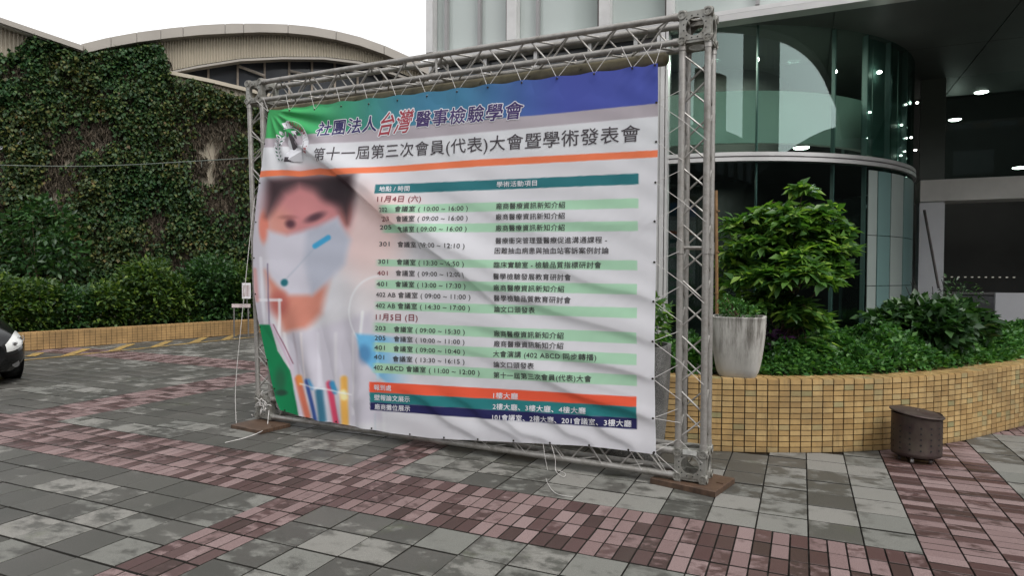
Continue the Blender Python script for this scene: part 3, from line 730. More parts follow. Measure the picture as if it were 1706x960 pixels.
# eyelets and lacing
RIGE = [(1094, 171), (1093, 236), (1092, 304), (1091, 369), (1090, 437), (1089, 502.5), (1088, 569), (1088, 631), (1088.5, 697), (1090, 754)]
TOPP = list(zip(TOPE, [186, 185, 183, 177.5, 173.5, 167, 160, 153, 146, 138, 130.5, 123, 114, 109.5]))
BOTP = [(560, 703), (620, 714), (683, 724), (740, 729.5), (797, 732), (856, 734.5), (917, 738), (982, 742), (1047, 750), (1089, 755.5)]
LEFP = [(443, 240), (434, 305), (426, 370), (423, 430), (427, 490), (433, 545), (445, 600), (457, 648), (474, 684)]
def ey(px, py): s, z = sz([px], [py]); return on_sheet(s, z, .0)[0]
eym = MB()
for q in RIGE+TOPP+BOTP+LEFP:
    P = ey(*q); eym.tube(P-FN*.004, P+FN*.003, .0085, 10)
o = eym.obj('eyelets', simple('brass_eyelet', (.05, .045, .04), .4, .8, .1, 9, 0), banner); o.matrix_parent_inverse = banner.matrix_world.inverted(); o['kind'] = 'stuff'
lacing = thing('lacing_cord', 'thin white cord lacing the banner edges to the truss tubes', 'cord', tuple(A2+UP*3))
def line(a, b, r=.0024, sag=0.0):
    cord = MB()
    a = np.asarray(a); b = np.asarray(b); cord.path([a+(b-a)*t-UP*sag*4*t*(1-t) for t in (0, .25, .5, .75, 1)] if sag else [a, b], r, 5); cord.obj('tie', CORD, lacing)
topch = lambda px: cen['TL']+(cen['TR']-cen['TL'])*((px-421)/(1157-421))-UP*S2
def chord_top(s): # front lower tube of the top truss above frame coordinate s
    a, b = cen['TL']-UP*S2+FN*(DF-.027), cen['TR']-UP*S2+FN*(DF-.027); sa, sb = (a-A2)@FE, (b-A2)@FE; return a+(b-a)*((s-sa)/(sb-sa))
tp = [ey(*q) for q in TOPP]
for i, P in enumerate(tp):
    s = (P-A2)@FE; line(P, chord_top(s-.10)+UP*random.uniform(-.01, .02)); line(P, chord_top(s+(.14 if i < 13 else .04))+UP*random.uniform(-.01, .02))
def post(a, b, z): return a+(b-a)*((z-a[2])/(b[2]-a[2]))
for i, q in enumerate(RIGE):
    P = ey(*q); t0 = post(cen['RB']-FE*(S2)+FN*(DF-.027), cen['TR']-FE*S2+FN*(DF-.027), P[2])
    line(P, t0+UP*(.11 if i % 2 else .08)); line(P, t0-UP*(.02 if i == 8 else .15)+FE*(.02))
    if i % 2 == 0: line(t0-UP*.15+FE*.02, t0-UP*.30+FE*2*S2)
for i, q in enumerate(LEFP[:-1]):
    P = ey(*q); t0 = post(cen['LB']+FE*(S2)+FN*(DF-.027), cen['TL']+FE*S2+FN*(DF-.027), P[2])
    t0 = t0-FE*.19+FN*.03; P = P+FN*.012; line(P, t0+UP*.13); line(P, t0-UP*.10)
for q in BOTP[2:]:
    P = ey(*q); s = (P-A2)@FE; a, b = cen['LB'], cen['RB']; sa, sb = (a-A2)@FE, (b-A2)@FE; Q = a+(b-a)*((s-sa)/(sb-sa))-UP*S2+FN*(DF-.02)
    line(P+FN*.02, Q+FE*.10)
P = ey(447, 186); line(P, cen['TL']-UP*.10+FE*.05+FN*-.0)
world_parts(lacing)
# loose cords
def hang(pts, r, label, jit=.0):
    tag(MB().path(pts, r, 6).obj('loose_cord', CORD, smooth=True), label, 'cord')
def curve(P, n=24):
    P = np.array(P, float); t = np.linspace(0, len(P)-1, n); out = []
    for x in t:
        i = min(int(x), len(P)-2); f = x-i; p0 = P[max(i-1, 0)]; p1 = P[i]; p2 = P[i+1]; p3 = P[min(i+2, len(P)-1)]
        out.append(.5*((2*p1)+(-p0+p2)*f+(2*p0-5*p1+4*p2-p3)*f*f+(-p0+3*p1-3*p2+p3)*f**3))
    return out
hang(curve([FP(424, 330, -.03), FP(414, 420, -.06), FP(404, 520, -.09), FP(395, 610, -.10), FP(392, 660, -.12), FP(394, 716, -.15)]), .0034, 'long slack white cord hanging from the frame post down to the plank')
g0 = FP(452, 700, -.04); hang(curve([FP(448, 684, -.03), FP(447, 695, -.06), FP(444, 712, -.12), on_z(430, 722, .045), on_z(405, 731, .01), on_z(375, 738, .006)]), .0038, 'grey-white cord trailing from the far truss foot over the paving')
hang(curve([FP(905, 740, -.02), FP(908, 762, -.05), FP(913, 790, -.06), on_z(910, 800, .006), on_z(925, 822, .006), on_z(955, 829, .006)]), .002, 'thin loose cord end curling on the paving under the banner')
hang(curve([FP(918, 740, -.02), FP(925, 765, -.05), FP(926, 785, -.06), on_z(938, 795, .01), on_z(942, 790, .006), on_z(930, 784, .006)]), .0025, 'knotted loose cord dangling from the bottom edge of the banner')
k = MB(); c0 = cen['LB']+FN*-.005
for i in range(26):
    a = np.array([random.gauss(0, .035), random.gauss(0, .015), random.gauss(.03, .05)]); b = a+np.array([random.gauss(0, .04), random.gauss(0, .012), random.gauss(0, .04)])
    P0 = c0+FE*a[0]-FN*abs(a[1])+UP*a[2]; P1 = c0+FE*b[0]-FN*abs(b[1])+UP*b[2]; k.path(curve([P0, (P0+P1)/2+np.array([.01, -.01, .012]), P1], 6), .0042, 5)
tag(k.obj('cord_bundle', CORD, smooth=True), 'tangled knot of white cord tied on the far bottom truss corner', 'cord')

# ------------------------------------------------------------------ tiled planters
def tile_box(mb, c, tdir, ndir, w, h, t=.012):
    mb.box(c, (w, t, h), np.array([tdir, ndir, UP]), 0)
HW = .655; TW, TH = .095, .0455
planter = thing('tiled_planter', 'curved waist-high planter wall clad in small yellow tiles under the glass drum', 'planter', (PC[0], PC[1]-PR, 0))
ang = lambda a: np.array([math.cos(a), math.sin(a), 0])
mb = MB(); A0, A1 = math.radians(-150), math.radians(26); n = 150
prof = [(PR-.008, -.02), (PR-.008, HW-.006), (PR-.30, HW-.006), (PR-.30, HW-.25)]
vs = []
for i in range(n+1):
    p_, o_, _t = wall_at(A0+(A1-A0)*i/n)
    for r_, z in prof: vs.append((p_[0]+(r_-PR)*o_[0], p_[1]+(r_-PR)*o_[1], z))
mb.add(vs, [(i*4+k, (i+1)*4+k, (i+1)*4+k+1, i*4+k+1) for i in range(n) for k in range(3)])
mb.obj('wall_core', GROUT, planter)
cells = []
da = (TW+.004)/PR
rows_n = 13; ph = HW/rows_n
for i in range(int((A1-A0)/da)):
    a = A0+(i+.5)*da
    for k_ in range(rows_n):
        z = (k_+.5)*ph; P = np.array([*wall_at(a)[0], z]); X, Y = to_px(P)
        vis = 1110 < X < 1720 and a > math.radians(-92)
        cells.append((np.linalg.norm(P-CAM) if vis else 99+i*.01, a, z, 0))
    for k_ in range(3):                            # cap course
        cells.append((90, a, HW, k_+1))
cells.sort(key=lambda c: c[0]); face = MB().box((0, 0, 0), (TW-.006, .012, ph-.0078)).mesh('tile', TILE); capt = None
rest = MB()
for j, (d, a, z, kind) in enumerate(cells):
    w_, rad, tan = wall_at(a); w_ = np.array([*w_, 0]); jt = random.gauss(0, .0009)
    if kind == 0:
        c = w_+UP*z+rad*(-.002+jt)
        if j < 300:
            o = link('tile', face, planter); Mx = Matrix.Identity(4)
            for q in range(3): Mx[q][0] = tan[q]; Mx[q][1] = rad[q]; Mx[q][2] = UP[q]; Mx[q][3] = c[q]
            o.matrix_world = Matrix.Translation((-PC[0], -(PC[1]-PR), 0)) @ Mx
        else: rest.box(c, (TW-.006, .012, ph-.0078), np.array([tan, rad, UP]))
    else:
        r_ = PR-.047-.099*(kind-1); c = w_+UP*(HW-.002+jt)+rad*(r_-PR)
        rest.box(c, ((TW+.004)*(r_/PR if a <= AJ else 1)-.010, .089, .012), np.array([tan, rad, UP]))
o = rest.obj('tile_field', TILE, planter, kind='stuff')
bpy.context.view_layer.update()
for c in planter.children:
    if c.name.startswith(('wall_core', 'tile_field')): c.matrix_parent_inverse = planter.matrix_world.inverted()
soil = MB(); vs = [(PC[0], PC[1], HW-.10)]
for i in range(n+1): p_, o_, _t = wall_at(A0+(A1-A0)*i/n); vs.append((p_[0]-.29*o_[0], p_[1]-.29*o_[1], HW-.10))
soil.add(vs, [(0, i+1, i+2) for i in range(n)]); tag(soil.obj('planting_bed', SOIL), kind='structure')

# far low planter
lowp = thing('low_planter', 'long low yellow tiled planter wall in front of the hedge and the ivy-covered hall', 'planter', (WL0[0], WL0[1], 0))
w0 = np.array([*WL0, 0]); wd = np.array([*WLD, 0]); wn = np.array([*WLN, 0])
LH = .37; mb = MB(); ax = np.array([wd, wn, UP])
mb.box(w0+wd*6+wn*.20+UP*(LH/2-.02), (26, .26, LH), ax); mb.obj('wall_core', GROUT, lowp)
mb = MB(); px_t = .105; n_ = int(26/px_t)
for i in range(n_):
    for k_ in range(6):
        mb.box(w0+wd*(-7+(i+.5)*px_t)+wn*(.067+random.gauss(0, .001))+UP*(.004+(k_+.5)*.059), (px_t-.008, .012, .053), ax)
    mb.box(w0+wd*(-7+(i+.5)*px_t)+wn*.20+UP*(LH-.018), (px_t-.008, .26, .012), ax)
mb.obj('tile_field', simple('ochre_tile', (.30, .185, .075), .6, 0, .40, 3, .05), lowp, kind='stuff')
world_parts(lowp)
mb = MB().box(w0+wd*6+wn*3.2+UP*.14, (26, 5.9, .3), ax); tag(mb.obj('hedge_bed', SOIL), kind='structure')

# ------------------------------------------------------------------ foliage tools
def leaves(name, P, N, size, m, parent=None, kind='stuff', aspect=.5, droop=0.0, curl=.15):
    """P centres, N unit directions the leaf points along; each leaf is a folded rhombus of two quads"""
    k = len(P); P = np.asarray(P, float); T = np.asarray(N, float); T = T/np.linalg.norm(T, axis=1, keepdims=True)
    T[:, 2] -= droop; T /= np.linalg.norm(T, axis=1, keepdims=True)
    R_ = rng.normal(size=(k, 3)); R_[:, 2] *= .35; B = np.cross(T, np.array([0, 0, 1.0])+R_*.5); B /= np.linalg.norm(B, axis=1, keepdims=True)+1e-9
    Nn = np.cross(B, T); s = np.broadcast_to(np.asarray(size, float), (k,))[:, None]; w = s*aspect*.5
    V = np.empty((k, 6, 3)); V[:, 0] = P; V[:, 1] = P+T*s*.45+B*w+Nn*s*curl*.5; V[:, 2] = P+T*s*.5; V[:, 3] = P+T*s-Nn*s*curl*.6; V[:, 4] = P+T*s*.45-B*w+Nn*s*curl*.5; V[:, 5] = P+T*s*.5
    V[:, 5] = V[:, 2]
    V = V[:, :5]
    b = np.arange(k)[:, None]*5; Q = np.concatenate([b+np.array([0, 2, 3, 1])[[0, 1, 2, 3]], b+np.array([0, 4, 3, 2])], 0)
    return link(name, fast_mesh(name, V.reshape(-1, 3), Q, m), parent, kind)
def fib(k): v = rng.normal(size=(k, 3)); return v/np.linalg.norm(v, axis=1, keepdims=True)
L_BUSH = mat_leaf('glossy_bush_leaf', [(0, (.030, .085, .022)), (.5, (.065, .150, .030)), (.80, (.12, .23, .035)), (1, (.26, .38, .07))], .38, .38)
L_COVER = mat_leaf('ground_cover_leaf', [(0, (.025, .085, .020)), (.6, (.050, .150, .028)), (1, (.10, .22, .04))], .5)
L_DARK = mat_leaf('dark_shrub_leaf', [(0, (.014, .042, .014)), (.6, (.028, .074, .020)), (1, (.052, .115, .028))], .42)
L_HEDGE = mat_leaf('hedge_leaf', [(0, (.016, .045, .010)), (.5, (.034, .075, .012)), (.85, (.075, .125, .018)), (1, (.14, .20, .025))], .5)
L_IVY = mat_leaf('ivy_leaf', [(0, (.014, .040, .016)), (.45, (.028, .072, .024)), (.8, (.060, .085, .026)), (.93, (.10, .12, .032)), (1, (.11, .07, .045))], .6, .12)
_n = L_IVY.node_tree
for _l in list(_n.links):
    if _l.to_socket.name == 'Base Color' : _src = _l.from_socket
_t = NT.__new__(NT); _t.m = L_IVY; _t.t = _n; _t.b = _n.nodes['Principled BSDF']; _t.out = _n.nodes['Material Output']
_p = _t.ramp(_t.noise(.55, 4, rough=.65), [(.40, 0.0), (.60, 1.0)]); _c = _t.mix(1.0, _src, _t.mix(_p, (1.0, .80, .52), (.52, .80, .52)), 'MULTIPLY'); _n.links.new(_c, _t.b.inputs['Base Color'])
L_DEAD = mat_leaf('dry_ivy_twig', [(0, (.034, .026, .017)), (.6, (.072, .056, .036)), (1, (.14, .11, .08))], .8, .05)
BARK = simple('brown_bark', (.10, .065, .04), .8, 0, .3, 20, .4)

def clump(name, label, cat, base, blobs, dens, size, m, group=None, droop=.25, stems=5, aspect=.5, shell=.55):
    """a shrub: stems from its base to leafy lobes given as (x,y,z,rx,ry,rz)"""
    root = thing(name, label, cat, base, group); Ps, Ns = [], []
    st = MB(); b = np.array(base, float)
    for (x, y, z, rx, ry, rz) in blobs:
        k_ = int(dens*rx*ry*rz/.05)+30; d = fib(k_); rr = shell+(1-shell)*rng.random(k_)**.7
        bumps = 1+.18*np.sin(d[:, 0]*5+x*9)+.14*np.sin(d[:, 1]*7+z*5)+.12*np.sin(d[:, 2]*9)
        p = np.array([x, y, z])+d*np.array([rx, ry, rz])*(rr*bumps)[:, None]
        Ps.append(p); Ns.append(d*[1, 1, .6]+rng.normal(size=(k_, 3))*.55+[0, 0, .15])
        for q in range(stems):
            e = np.array([x, y, z])+fib(1)[0]*np.array([rx, ry, rz])*.75; mid = b+(e-b)*.5+rng.normal(size=3)*.06*rz
            st.path(curve([b+rng.normal(size=3)*[.03, .03, 0], mid, e], 6), .011, 5, r2=.003)
    st.obj('stem', BARK, root, True, 'stuff' if False else None)
    P = np.concatenate(Ps); keep = P[:, 2] > b[2]-.02; P = P[keep]; Nn = np.concatenate(Ns)[keep]
    leaves('foliage', P, Nn, size*(.65+.6*rng.random(len(P))), m, root, 'stuff', aspect, droop); world_parts(root); return root

# ------------------------------------------------------------------ pots
def pot(name, label, c, rb, rm, rt, h, power, m, n=48):
    root = thing(name, label, 'plant pot', tuple(c))
    pr = [(0.001, 0), (rb*.96, 0), (rb, .012)]+[(rb+(rt-rb)*math.sin(t*math.pi/2)**.75, h*t) for t in np.linspace(.08, .97, 14)]+[(rt*1.01, h-.01), (rt*1.0, h), (rt*.90, h), (rt*.88, h-.05), (.001, h-.05)]
    MB().lathe(c, pr, n, power).obj('vessel', m, root, True)
    MB().lathe((c[0], c[1], c[2]), [(0.001, h-.04), (rt*.87, h-.045)], n, power).obj('soil', SOIL, root); world_parts(root); return root
t = NT('streaked_white_concrete'); st_ = t.ramp(t.noise(5, 6, stretch=(3.5, 3.5, .35), rough=.7), [(.42, 0.0), (.62, 1.0)])
xs = t.n('ShaderNodeSeparateXYZ'); t.l(t.pos(), xs.inputs[0]); hi = t.ramp(t.math('SUBTRACT', xs.outputs[2], .45), [(.30, .12), (.62, 1.0)])
t.base(t.mix(t.math('MULTIPLY', st_, hi), (.46, .445, .415), (.12, .11, .095))); t.set(.8, 0, .3); t.bump(t.noise(60, 4), .3, .003)
pot('plant_pot', 'tall off-white concrete pot with dark streaks standing on the yellow planter rim', (2.42, 2.80, HW+.004), .165, .2, .235, .545, 4.5, t.m)
t = NT('speckled_granite'); sp = t.ramp(t.noise(140, 2, rough=.8), [(.42, (.07, .07, .068)), (.55, (.20, .195, .185)), (.68, (.36, .35, .34))])
dk = t.ramp(t.noise(3, 4), [(.4, .55), (.6, 1.0)]); t.base(t.mix(1.0, sp, dk, 'MULTIPLY')); t.set(.8, 0, .3); t.bump(t.noise(120, 3), .4, .004)
pot('plant_pot', 'rough speckled grey granite pot on the ground behind the right-hand truss post', (1.62, 2.16, .0), .22, .26, .29, .97, 3.5, t.m)
clump('potted_shrub', 'leafy green plant growing in the speckled granite pot', 'shrub', (1.62, 2.16, .90), [(1.62, 2.16, 1.12, .26, .24, .18), (1.70, 2.2, 1.25, .2, .18, .14)], 2600, .075, L_BUSH)
clump('potted_herb', 'fine light green plant filling the white concrete pot', 'plant', (2.42, 2.80, HW+.5), [(2.40, 2.82, HW+.60, .17, .14, .085), (2.33, 2.86, HW+.66, .10, .08, .07)], 16000, .032, L_COVER, stems=4)
cane = MB().path(curve([(2.20, 3.1, HW), (2.19, 3.12, 1.3), (2.17, 3.12, 2.4)], 10), .016, 8)
for z in (1.0, 1.4, 1.8, 2.2): cane.tube((2.188, 3.12, z-.006), (2.188, 3.12, z+.006), .020, 8)
tag(cane.obj('bamboo_cane', simple('brown_cane', (.20, .11, .045), .5, 0, .3, 14, .1), smooth=True), 'brown bamboo cane standing upright behind the right truss post', 'cane')

# ------------------------------------------------------------------ big glossy shrub behind the white pot
BC = np.array([2.86, 3.75, HW-.08])
bush = thing('glossy_shrub', 'large glossy green shrub with drooping leaves rising behind the white pot', 'shrub', tuple(BC))
tips, stm = [], MB()
trunk_top = BC+np.array([-.05, 0, .75])
for q in range(5):
    a = BC+np.array([random.gauss(0, .07), random.gauss(0, .07), 0]); stm.path(curve([a, (a+trunk_top)/2+rng.normal(size=3)*.05, trunk_top+rng.normal(size=3)*.08], 8), .022, 7, r2=.013)
def spray_tip(c, r, k_):
    for _ in range(k_):
        d = fib(1)[0]; d[2] = abs(d[2])*.8-.2; tips.append(c+d*r*(.55+.45*random.random()))
lobes = [((-.42, -.1, 1.38), .34, 34), ((0, -.05, 1.60), .38, 44), ((.34, 0, 1.36), .32, 28), ((.0, -.2, 1.18), .42, 30), ((.44, 0, 1.50), .22, 14), ((-.55, 0, 1.62), .28, 18), ((.25, .05, 1.72), .26, 14), ((-.25, 0, 1.78), .22, 10), ((.38, -.1, 1.10), .26, 16), ((-.48, 0, 1.02), .34, 26), ((.10, -.1, .60), .28, 14), ((-.25, -.15, .70), .34, 22), ((.2, -.2, .30), .25, 12), ((.10, 0, 1.98), .12, 6), ((.1, -.45, 1.05), .34, 26), ((-.3, -.4, 1.0), .30, 22), ((-.35, -.4, .75), .26, 14), ((.05, -.35, .70), .26, 14), ((.54, -.05, 1.16), .10, 4), ((-.75, .1, 1.2), .22, 12), ((-.8, .1, .7), .25, 12)]
for (c, r_, k_) in lobes:
    c = BC+np.array(c)*[.80, 1, .93]; r_ *= .92; stm.path(curve([trunk_top if c[2] > BC[2]+.9 else BC, (trunk_top+c)/2+rng.normal(size=3)*.05, c], 8), .013, 6, r2=.005)
    n0 = len(tips); spray_tip(c, r_*1.05, int(k_*1.9))
    for T_ in tips[n0:]: stm.path([c, (c+T_)/2+rng.normal(size=3)*.03, T_], .005, 4, r2=.002)
stm.obj('branch', BARK, bush, True)
LP_, LN_ = [], []
for T_ in tips:
    up = fib(1)[0]*.5+np.array([0, 0, 1]); up /= np.linalg.norm(up); k_ = random.randint(7, 11)
    a = np.cross(up, [1, 0, .1]); a /= np.linalg.norm(a); b = np.cross(up, a)
    for i in range(k_):
        th = 2*math.pi*i/k_+random.random()*.5; LP_.append(T_+rng.normal(size=3)*.012); LN_.append(a*math.cos(th)+b*math.sin(th)+up*random.uniform(-.15, .5))
LP_, LN_ = np.array(LP_), np.array(LN_); sz_ = .145*(.65+.55*rng.random(len(LP_)))
order = np.argsort(np.linalg.norm(LP_-CAM, axis=1)); own = order[:290]; oth = order[290:]
# one shared leaf, slightly curved
lf = MB(); ls = 6; vs = []
for i in range(ls+1):
    t_ = i/ls; w = .21*math.sin(math.pi*t_**.8)**.9*(1-.15*t_); zc = -.35*t_*t_; vs += [(t_, w, zc+.05*w*3), (t_, 0, zc), (t_, -w, zc+.05*w*3)]
lf.add(vs, [(i*3+k_, (i+1)*3+k_, (i+1)*3+k_+1, i*3+k_+1) for i in range(ls) for k_ in range(2)]); lfm = lf.mesh('leaf', L_BUSH, True)
for j in own:
    o = link('leaf', lfm, bush); T_ = Vector(LN_[j]).normalized(); q = T_.to_track_quat('X', 'Z'); o.location = Vector(LP_[j]-BC); o.rotation_euler = q.to_euler(); o.scale = (sz_[j]*1.05,)*3
fo = leaves('foliage', LP_[oth], LN_[oth], sz_[oth], L_BUSH, bush, 'stuff', .42, .25)
bpy.context.view_layer.update()
for c in bush.children:
    if not c.name.startswith('leaf'): c.matrix_parent_inverse = bush.matrix_world.inverted()

# ground cover in the curved planter
k_ = 60000; a = np.radians(rng.uniform(-100, 22, k_)); rr_ = rng.uniform(PR-1.25, PR-.20, k_)
inn = np.clip((PR-.20-rr_)/.26, 0, 1)**.6
hgt = .08+.27*inn*(.72+.28*np.sin(a*23+1)*np.sin(rr_*7))+.05*np.sin(a*61)*inn
hgt *= (1+.35*np.exp(-((np.degrees(a)+38)/14)**2))
WA = [wall_at(x_) for x_ in a]; W0 = np.array([w[0] for w in WA]); WO = np.array([w[1] for w in WA])
P = np.stack([W0[:, 0]+(rr_-PR)*WO[:, 0], W0[:, 1]+(rr_-PR)*WO[:, 1], HW-.06+hgt*(.25+.75*rng.random(k_)**.45)], 1)
Nn = np.stack([np.cos(a)*.5, np.sin(a)*.5, np.full(k_, .5)], 1)+rng.normal(size=(k_, 3))*.6
o = leaves('ground_cover', P, Nn, .055*(.6+.8*rng.random(k_)), L_COVER, None, 'stuff', .6, .2)
tag(o, 'dense green ground cover filling the curved planter bed', 'ground cover')
def at_a(deg, r_): w = wall_at(math.radians(deg)); return np.array([w[0][0]+(r_-PR)*w[1][0], w[0][1]+(r_-PR)*w[1][1], HW])
q = at_a(-31, 3.55); clump('broadleaf_shrub', 'dark broad-leaved shrub at the right end of the curved planter', 'shrub', (q[0], q[1], HW-.08),
    [(q[0]-.05, q[1], HW+.42, .42, .40, .20), (q[0]+.30, q[1]+.2, HW+.42, .35, .3, .2), (q[0]-.2, q[1]-.15, HW+.28, .4, .3, .2), (q[0]+.05, q[1]-.2, HW+.36, .42, .3, .2), (q[0]-.1, q[1]+.1, HW+.56, .2, .2, .10)], 1500, .125, L_DARK, aspect=.62, stems=5)
q = at_a(-22, 3.55); clump('low_shrub', 'loose dark shrub at the planter corner in front of the pale counter', 'shrub', (q[0], q[1], HW-.08),
    [(q[0], q[1], HW+.34, .32, .35, .34), (q[0]+.05, q[1]+.1, HW+.66, .22, .24, .20)], 800, .06, L_DARK, aspect=.4, stems=6)
q = at_a(-66, 3.5); clump('purple_leaf_plant', 'low purple-leaved plant behind the ground cover near the glass', 'plant', (q[0], q[1], HW-.06), [(q[0], q[1], HW+.30, .28, .2, .12)], 2400, .08, mat_leaf('purple_leaf', [(0, (.03, .012, .035)), (1, (.09, .03, .10))], .5))
# leaning dark sprigs
dk_ = MB(); b0 = on_plane(1560, 560, (0, 5.4, 0), np.array([0, 1, 0])); b0[2] = HW
for i in range(7):
    e = b0+np.array([-.32+.09*i, random.uniform(-.1, .1), 0.80+.10*math.sin(i*2.1)]); dk_.path(curve([b0, (b0+e)/2+rng.normal(size=3)*.05, e], 8), .009, 5, r2=.004)
    for t_ in (.55, .7, .85):
        p = b0+(e-b0)*t_; dk_.path([p, p+np.array([random.uniform(-.14, .14), 0, .10])], .006, 4, r2=.002)
tag(dk_.obj('bare_branch', simple('dark_twig', (.018, .016, .014), .8), smooth=True), 'cluster of bare dark twigs above the broad-leaved shrub', 'branch')

# ------------------------------------------------------------------ litter bin
BN = np.array([3.86, 3.00, 0]); bin_ = thing('litter_bin', 'squat rusty brown drum bin with a lid on the red paving by the planter', 'bin', tuple(BN))
RUST = mat_metal('rusty_brown_iron', (.055, .036, .034), .5, .6)
z0, z1, R_ = .055, .405, .19; nseg = 48
MB().lathe(BN, [(R_*.98, z0), (R_, z0+.012), (R_*1.005, z0+.03), (R_*.995, z0+.034), (R_, (z0+z1)/2), (R_*1.0, z1), (R_*.97, z1), (R_*.96, z0+.02), (.001, z0+.02)], nseg).obj('drum', RUST, bin_, True)
ta = math.radians(2.5); lid_c = BN+UP*(z1+.004)
lid = MB().lathe((0, 0, 0), [(.001, .022), (.05, .021), (R_*.9, .014), (R_*1.07, .004), (R_*1.09, -.004), (R_*1.06, -.010), (R_*.98, -.008), (.001, -.004)], nseg)
lid.v = [(v[0]+lid_c[0], v[1]+lid_c[1], v[2]+lid_c[2]-.02*v[0]/R_*1.2) for v in lid.v]
lid_o = lid.obj('lid', RUST, bin_, True)
MB().lathe(lid_c+UP*.02, [(.024, 0), (.020, .007), (.001, .009)], 12).obj('lid_boss', RUST, lid_o, True)
mb = MB()
for a in range(0, 360, 24):
    for k_ in range(5):
        z = .12+.047*k_; d = ang(math.radians(a+8)); mb.tube(BN+d*(R_-.004)+UP*z, BN+d*(R_+.0012)+UP*z, .0078, 8)
mb.obj('vent_hole', BLACK, bin_, kind='stuff')
for a in (200, 250, 310, 20, 100, 150):
    d = ang(math.radians(a)); c = BN+d*.14
    MB().tube(c+UP*.022-np.array([.011, 0, 0]), c+UP*.022+np.array([.011, 0, 0]), .021, 12).tube(c+UP*.03, c+UP*.065, .008, 6).obj('caster', STEEL_D if a != 250 else STEEL, bin_, True)
world_parts(bin_)

# ------------------------------------------------------------------ glass building
YF = 6.32; DC, DR = np.array([1.1, 9.9]), 3.58; ZR, ZS = 3.285, 5.16   # drum; ring beam; soffit
bld = thing('glass_building', 'modern glass building with a curved drum, ring beam and dark overhanging soffit', 'building', (1.1, YF, 0))
yn = np.array([0, 1.0, 0])
def fx(px, py=0): return on_plane(px, py, (0, YF, 0), yn)
XL = fx(720, 40)[0]; XRt = 12.0; ZT = 11.5
FAC = NT('reflective_facade_glass'); FAC.base(FAC.ramp(FAC.noise(.5, 2, stretch=(1, 1, .15)), [(.3, (.36, .41, .39)), (.7, (.46, .50, .48))])); FAC.set(.07, 0, .7); FAC = FAC.m
FACD = NT('dark_spandrel_glass'); FACD.base((.045, .05, .058)); FACD.set(.12, 0, .5); FACD = FACD.m
# upper facade: panes between mullions, seen positions turned into real spacing
mpx = [720, 745, 800, 855, 897, 1008, 1117, 1262]; mxs = [fx(p, 20)[0] for p in mpx]
while mxs[-1] < XRt: mxs.append(mxs[-1]+1.25)
rowz = [ZS+.16, 7.6, 9.9, 12.2]
for a, b in zip(mxs[:-1], mxs[1:]):
    for z0_, z1_ in zip(rowz[:-1], rowz[1:]):
        MB().box(((a+b)/2, YF+.06, (z0_+z1_)/2), (b-a-.02, .02, z1_-z0_-.03)).obj('window_pane', FAC, bld)
wide = {720: .13, 855: .17, 1008: .17, 1117: .10}
for i, x in enumerate(mxs):
    p = mpx[i] if i < len(mpx) else 0
    if p in wide or (i > 7 and i % 3 == 0):
        w = wide.get(p, .15)
        MB().box((x+w*.15, YF-.05, (ZS+12.2)/2+.1), (w, .16, 12.2-ZS-.2)).obj('steel_column', STEEL, bld)
        MB().box((x-w*.5, YF-.01, (ZS+12.2)/2+.1), (.035, .10, 12.2-ZS-.2)).obj('shadow_trim', STEEL_D, bld)
    else:
        MB().box((x, YF-.01, (ZS+12.2)/2+.1), (.05, .08, 12.2-ZS-.2)).obj('mullion', STEEL if i == 6 else simple('grey_mullion', (.30, .29, .29), .4, .4, .1, 2, 0), bld)
# overhang edge: two stepped steel fascias
MB().box(((XL+XRt)/2, YF-.04, ZS+.115), (XRt-XL, .20, .06)).obj('edge_fascia', STEEL, bld)
MB().box(((XL+XRt)/2, YF-.02, ZS+.04), (XRt-XL, .24, .085)).obj('edge_fascia', simple('light_steel_fascia', (.50, .49, .48), .4, .5, .08, 2, 0), bld)
for (x0, x1) in ((1.12, 3.3), (3.3, 5.5), (5.5, 8), (8, 12)):
    for (y0, y1) in ((YF+.11, 8.6), (8.6, 12.0)):
        MB().box(((x0+x1)/2, (y0+y1)/2, ZS+.03), (x1-x0-.015, y1-y0-.015, .05)).obj('soffit_panel', DARKC, bld)
MB().box(((XL+XRt)/2, 9.3, ZS+.10), (XRt-XL, 5.9, .06)).obj('slab', INT_D, bld)
# lower flat facade between the drum and the building's corner
zz = [(0.0, HW+.0, STEEL), ]
lx = [XL, -1.9, -1.0, -.1, .62, 1.02]
for a, b in zip(lx[:-1], lx[1:]):
    MB().box(((a+b)/2, YF+.05, 4.25), (b-a-.05, .02, 1.75)).obj('window_pane', FACD if b < .8 else simple('grey_metal_panel', (.19, .18, .195), .5, .2, .08, 1.5, 0), bld)
    MB().box(((a+b)/2, YF+.05, 1.68), (b-a-.05, .02, 2.75)).obj('window_pane', FACD if b < .8 else simple('grey_metal_panel', (.17, .165, .18), .5, .2, .08, 1.5, 0), bld)
    MB().box((a, YF, 2.6), (.06, .12, 5.2)).obj('mullion', STEEL, bld)
MB().box(((XL+1.1)/2, YF-.01, ZR), (1.1-XL-.02, .16, .20)).obj('floor_band', STEEL, bld)
for k_, (dx, w) in enumerate(((-.06, .05), (.005, .06), (.065, .035))):
    MB().box((1.04+dx, YF-.06-.02*(k_ == 1), 2.62), (w, .16, 5.15)).obj('corner_column', STEEL, bld)
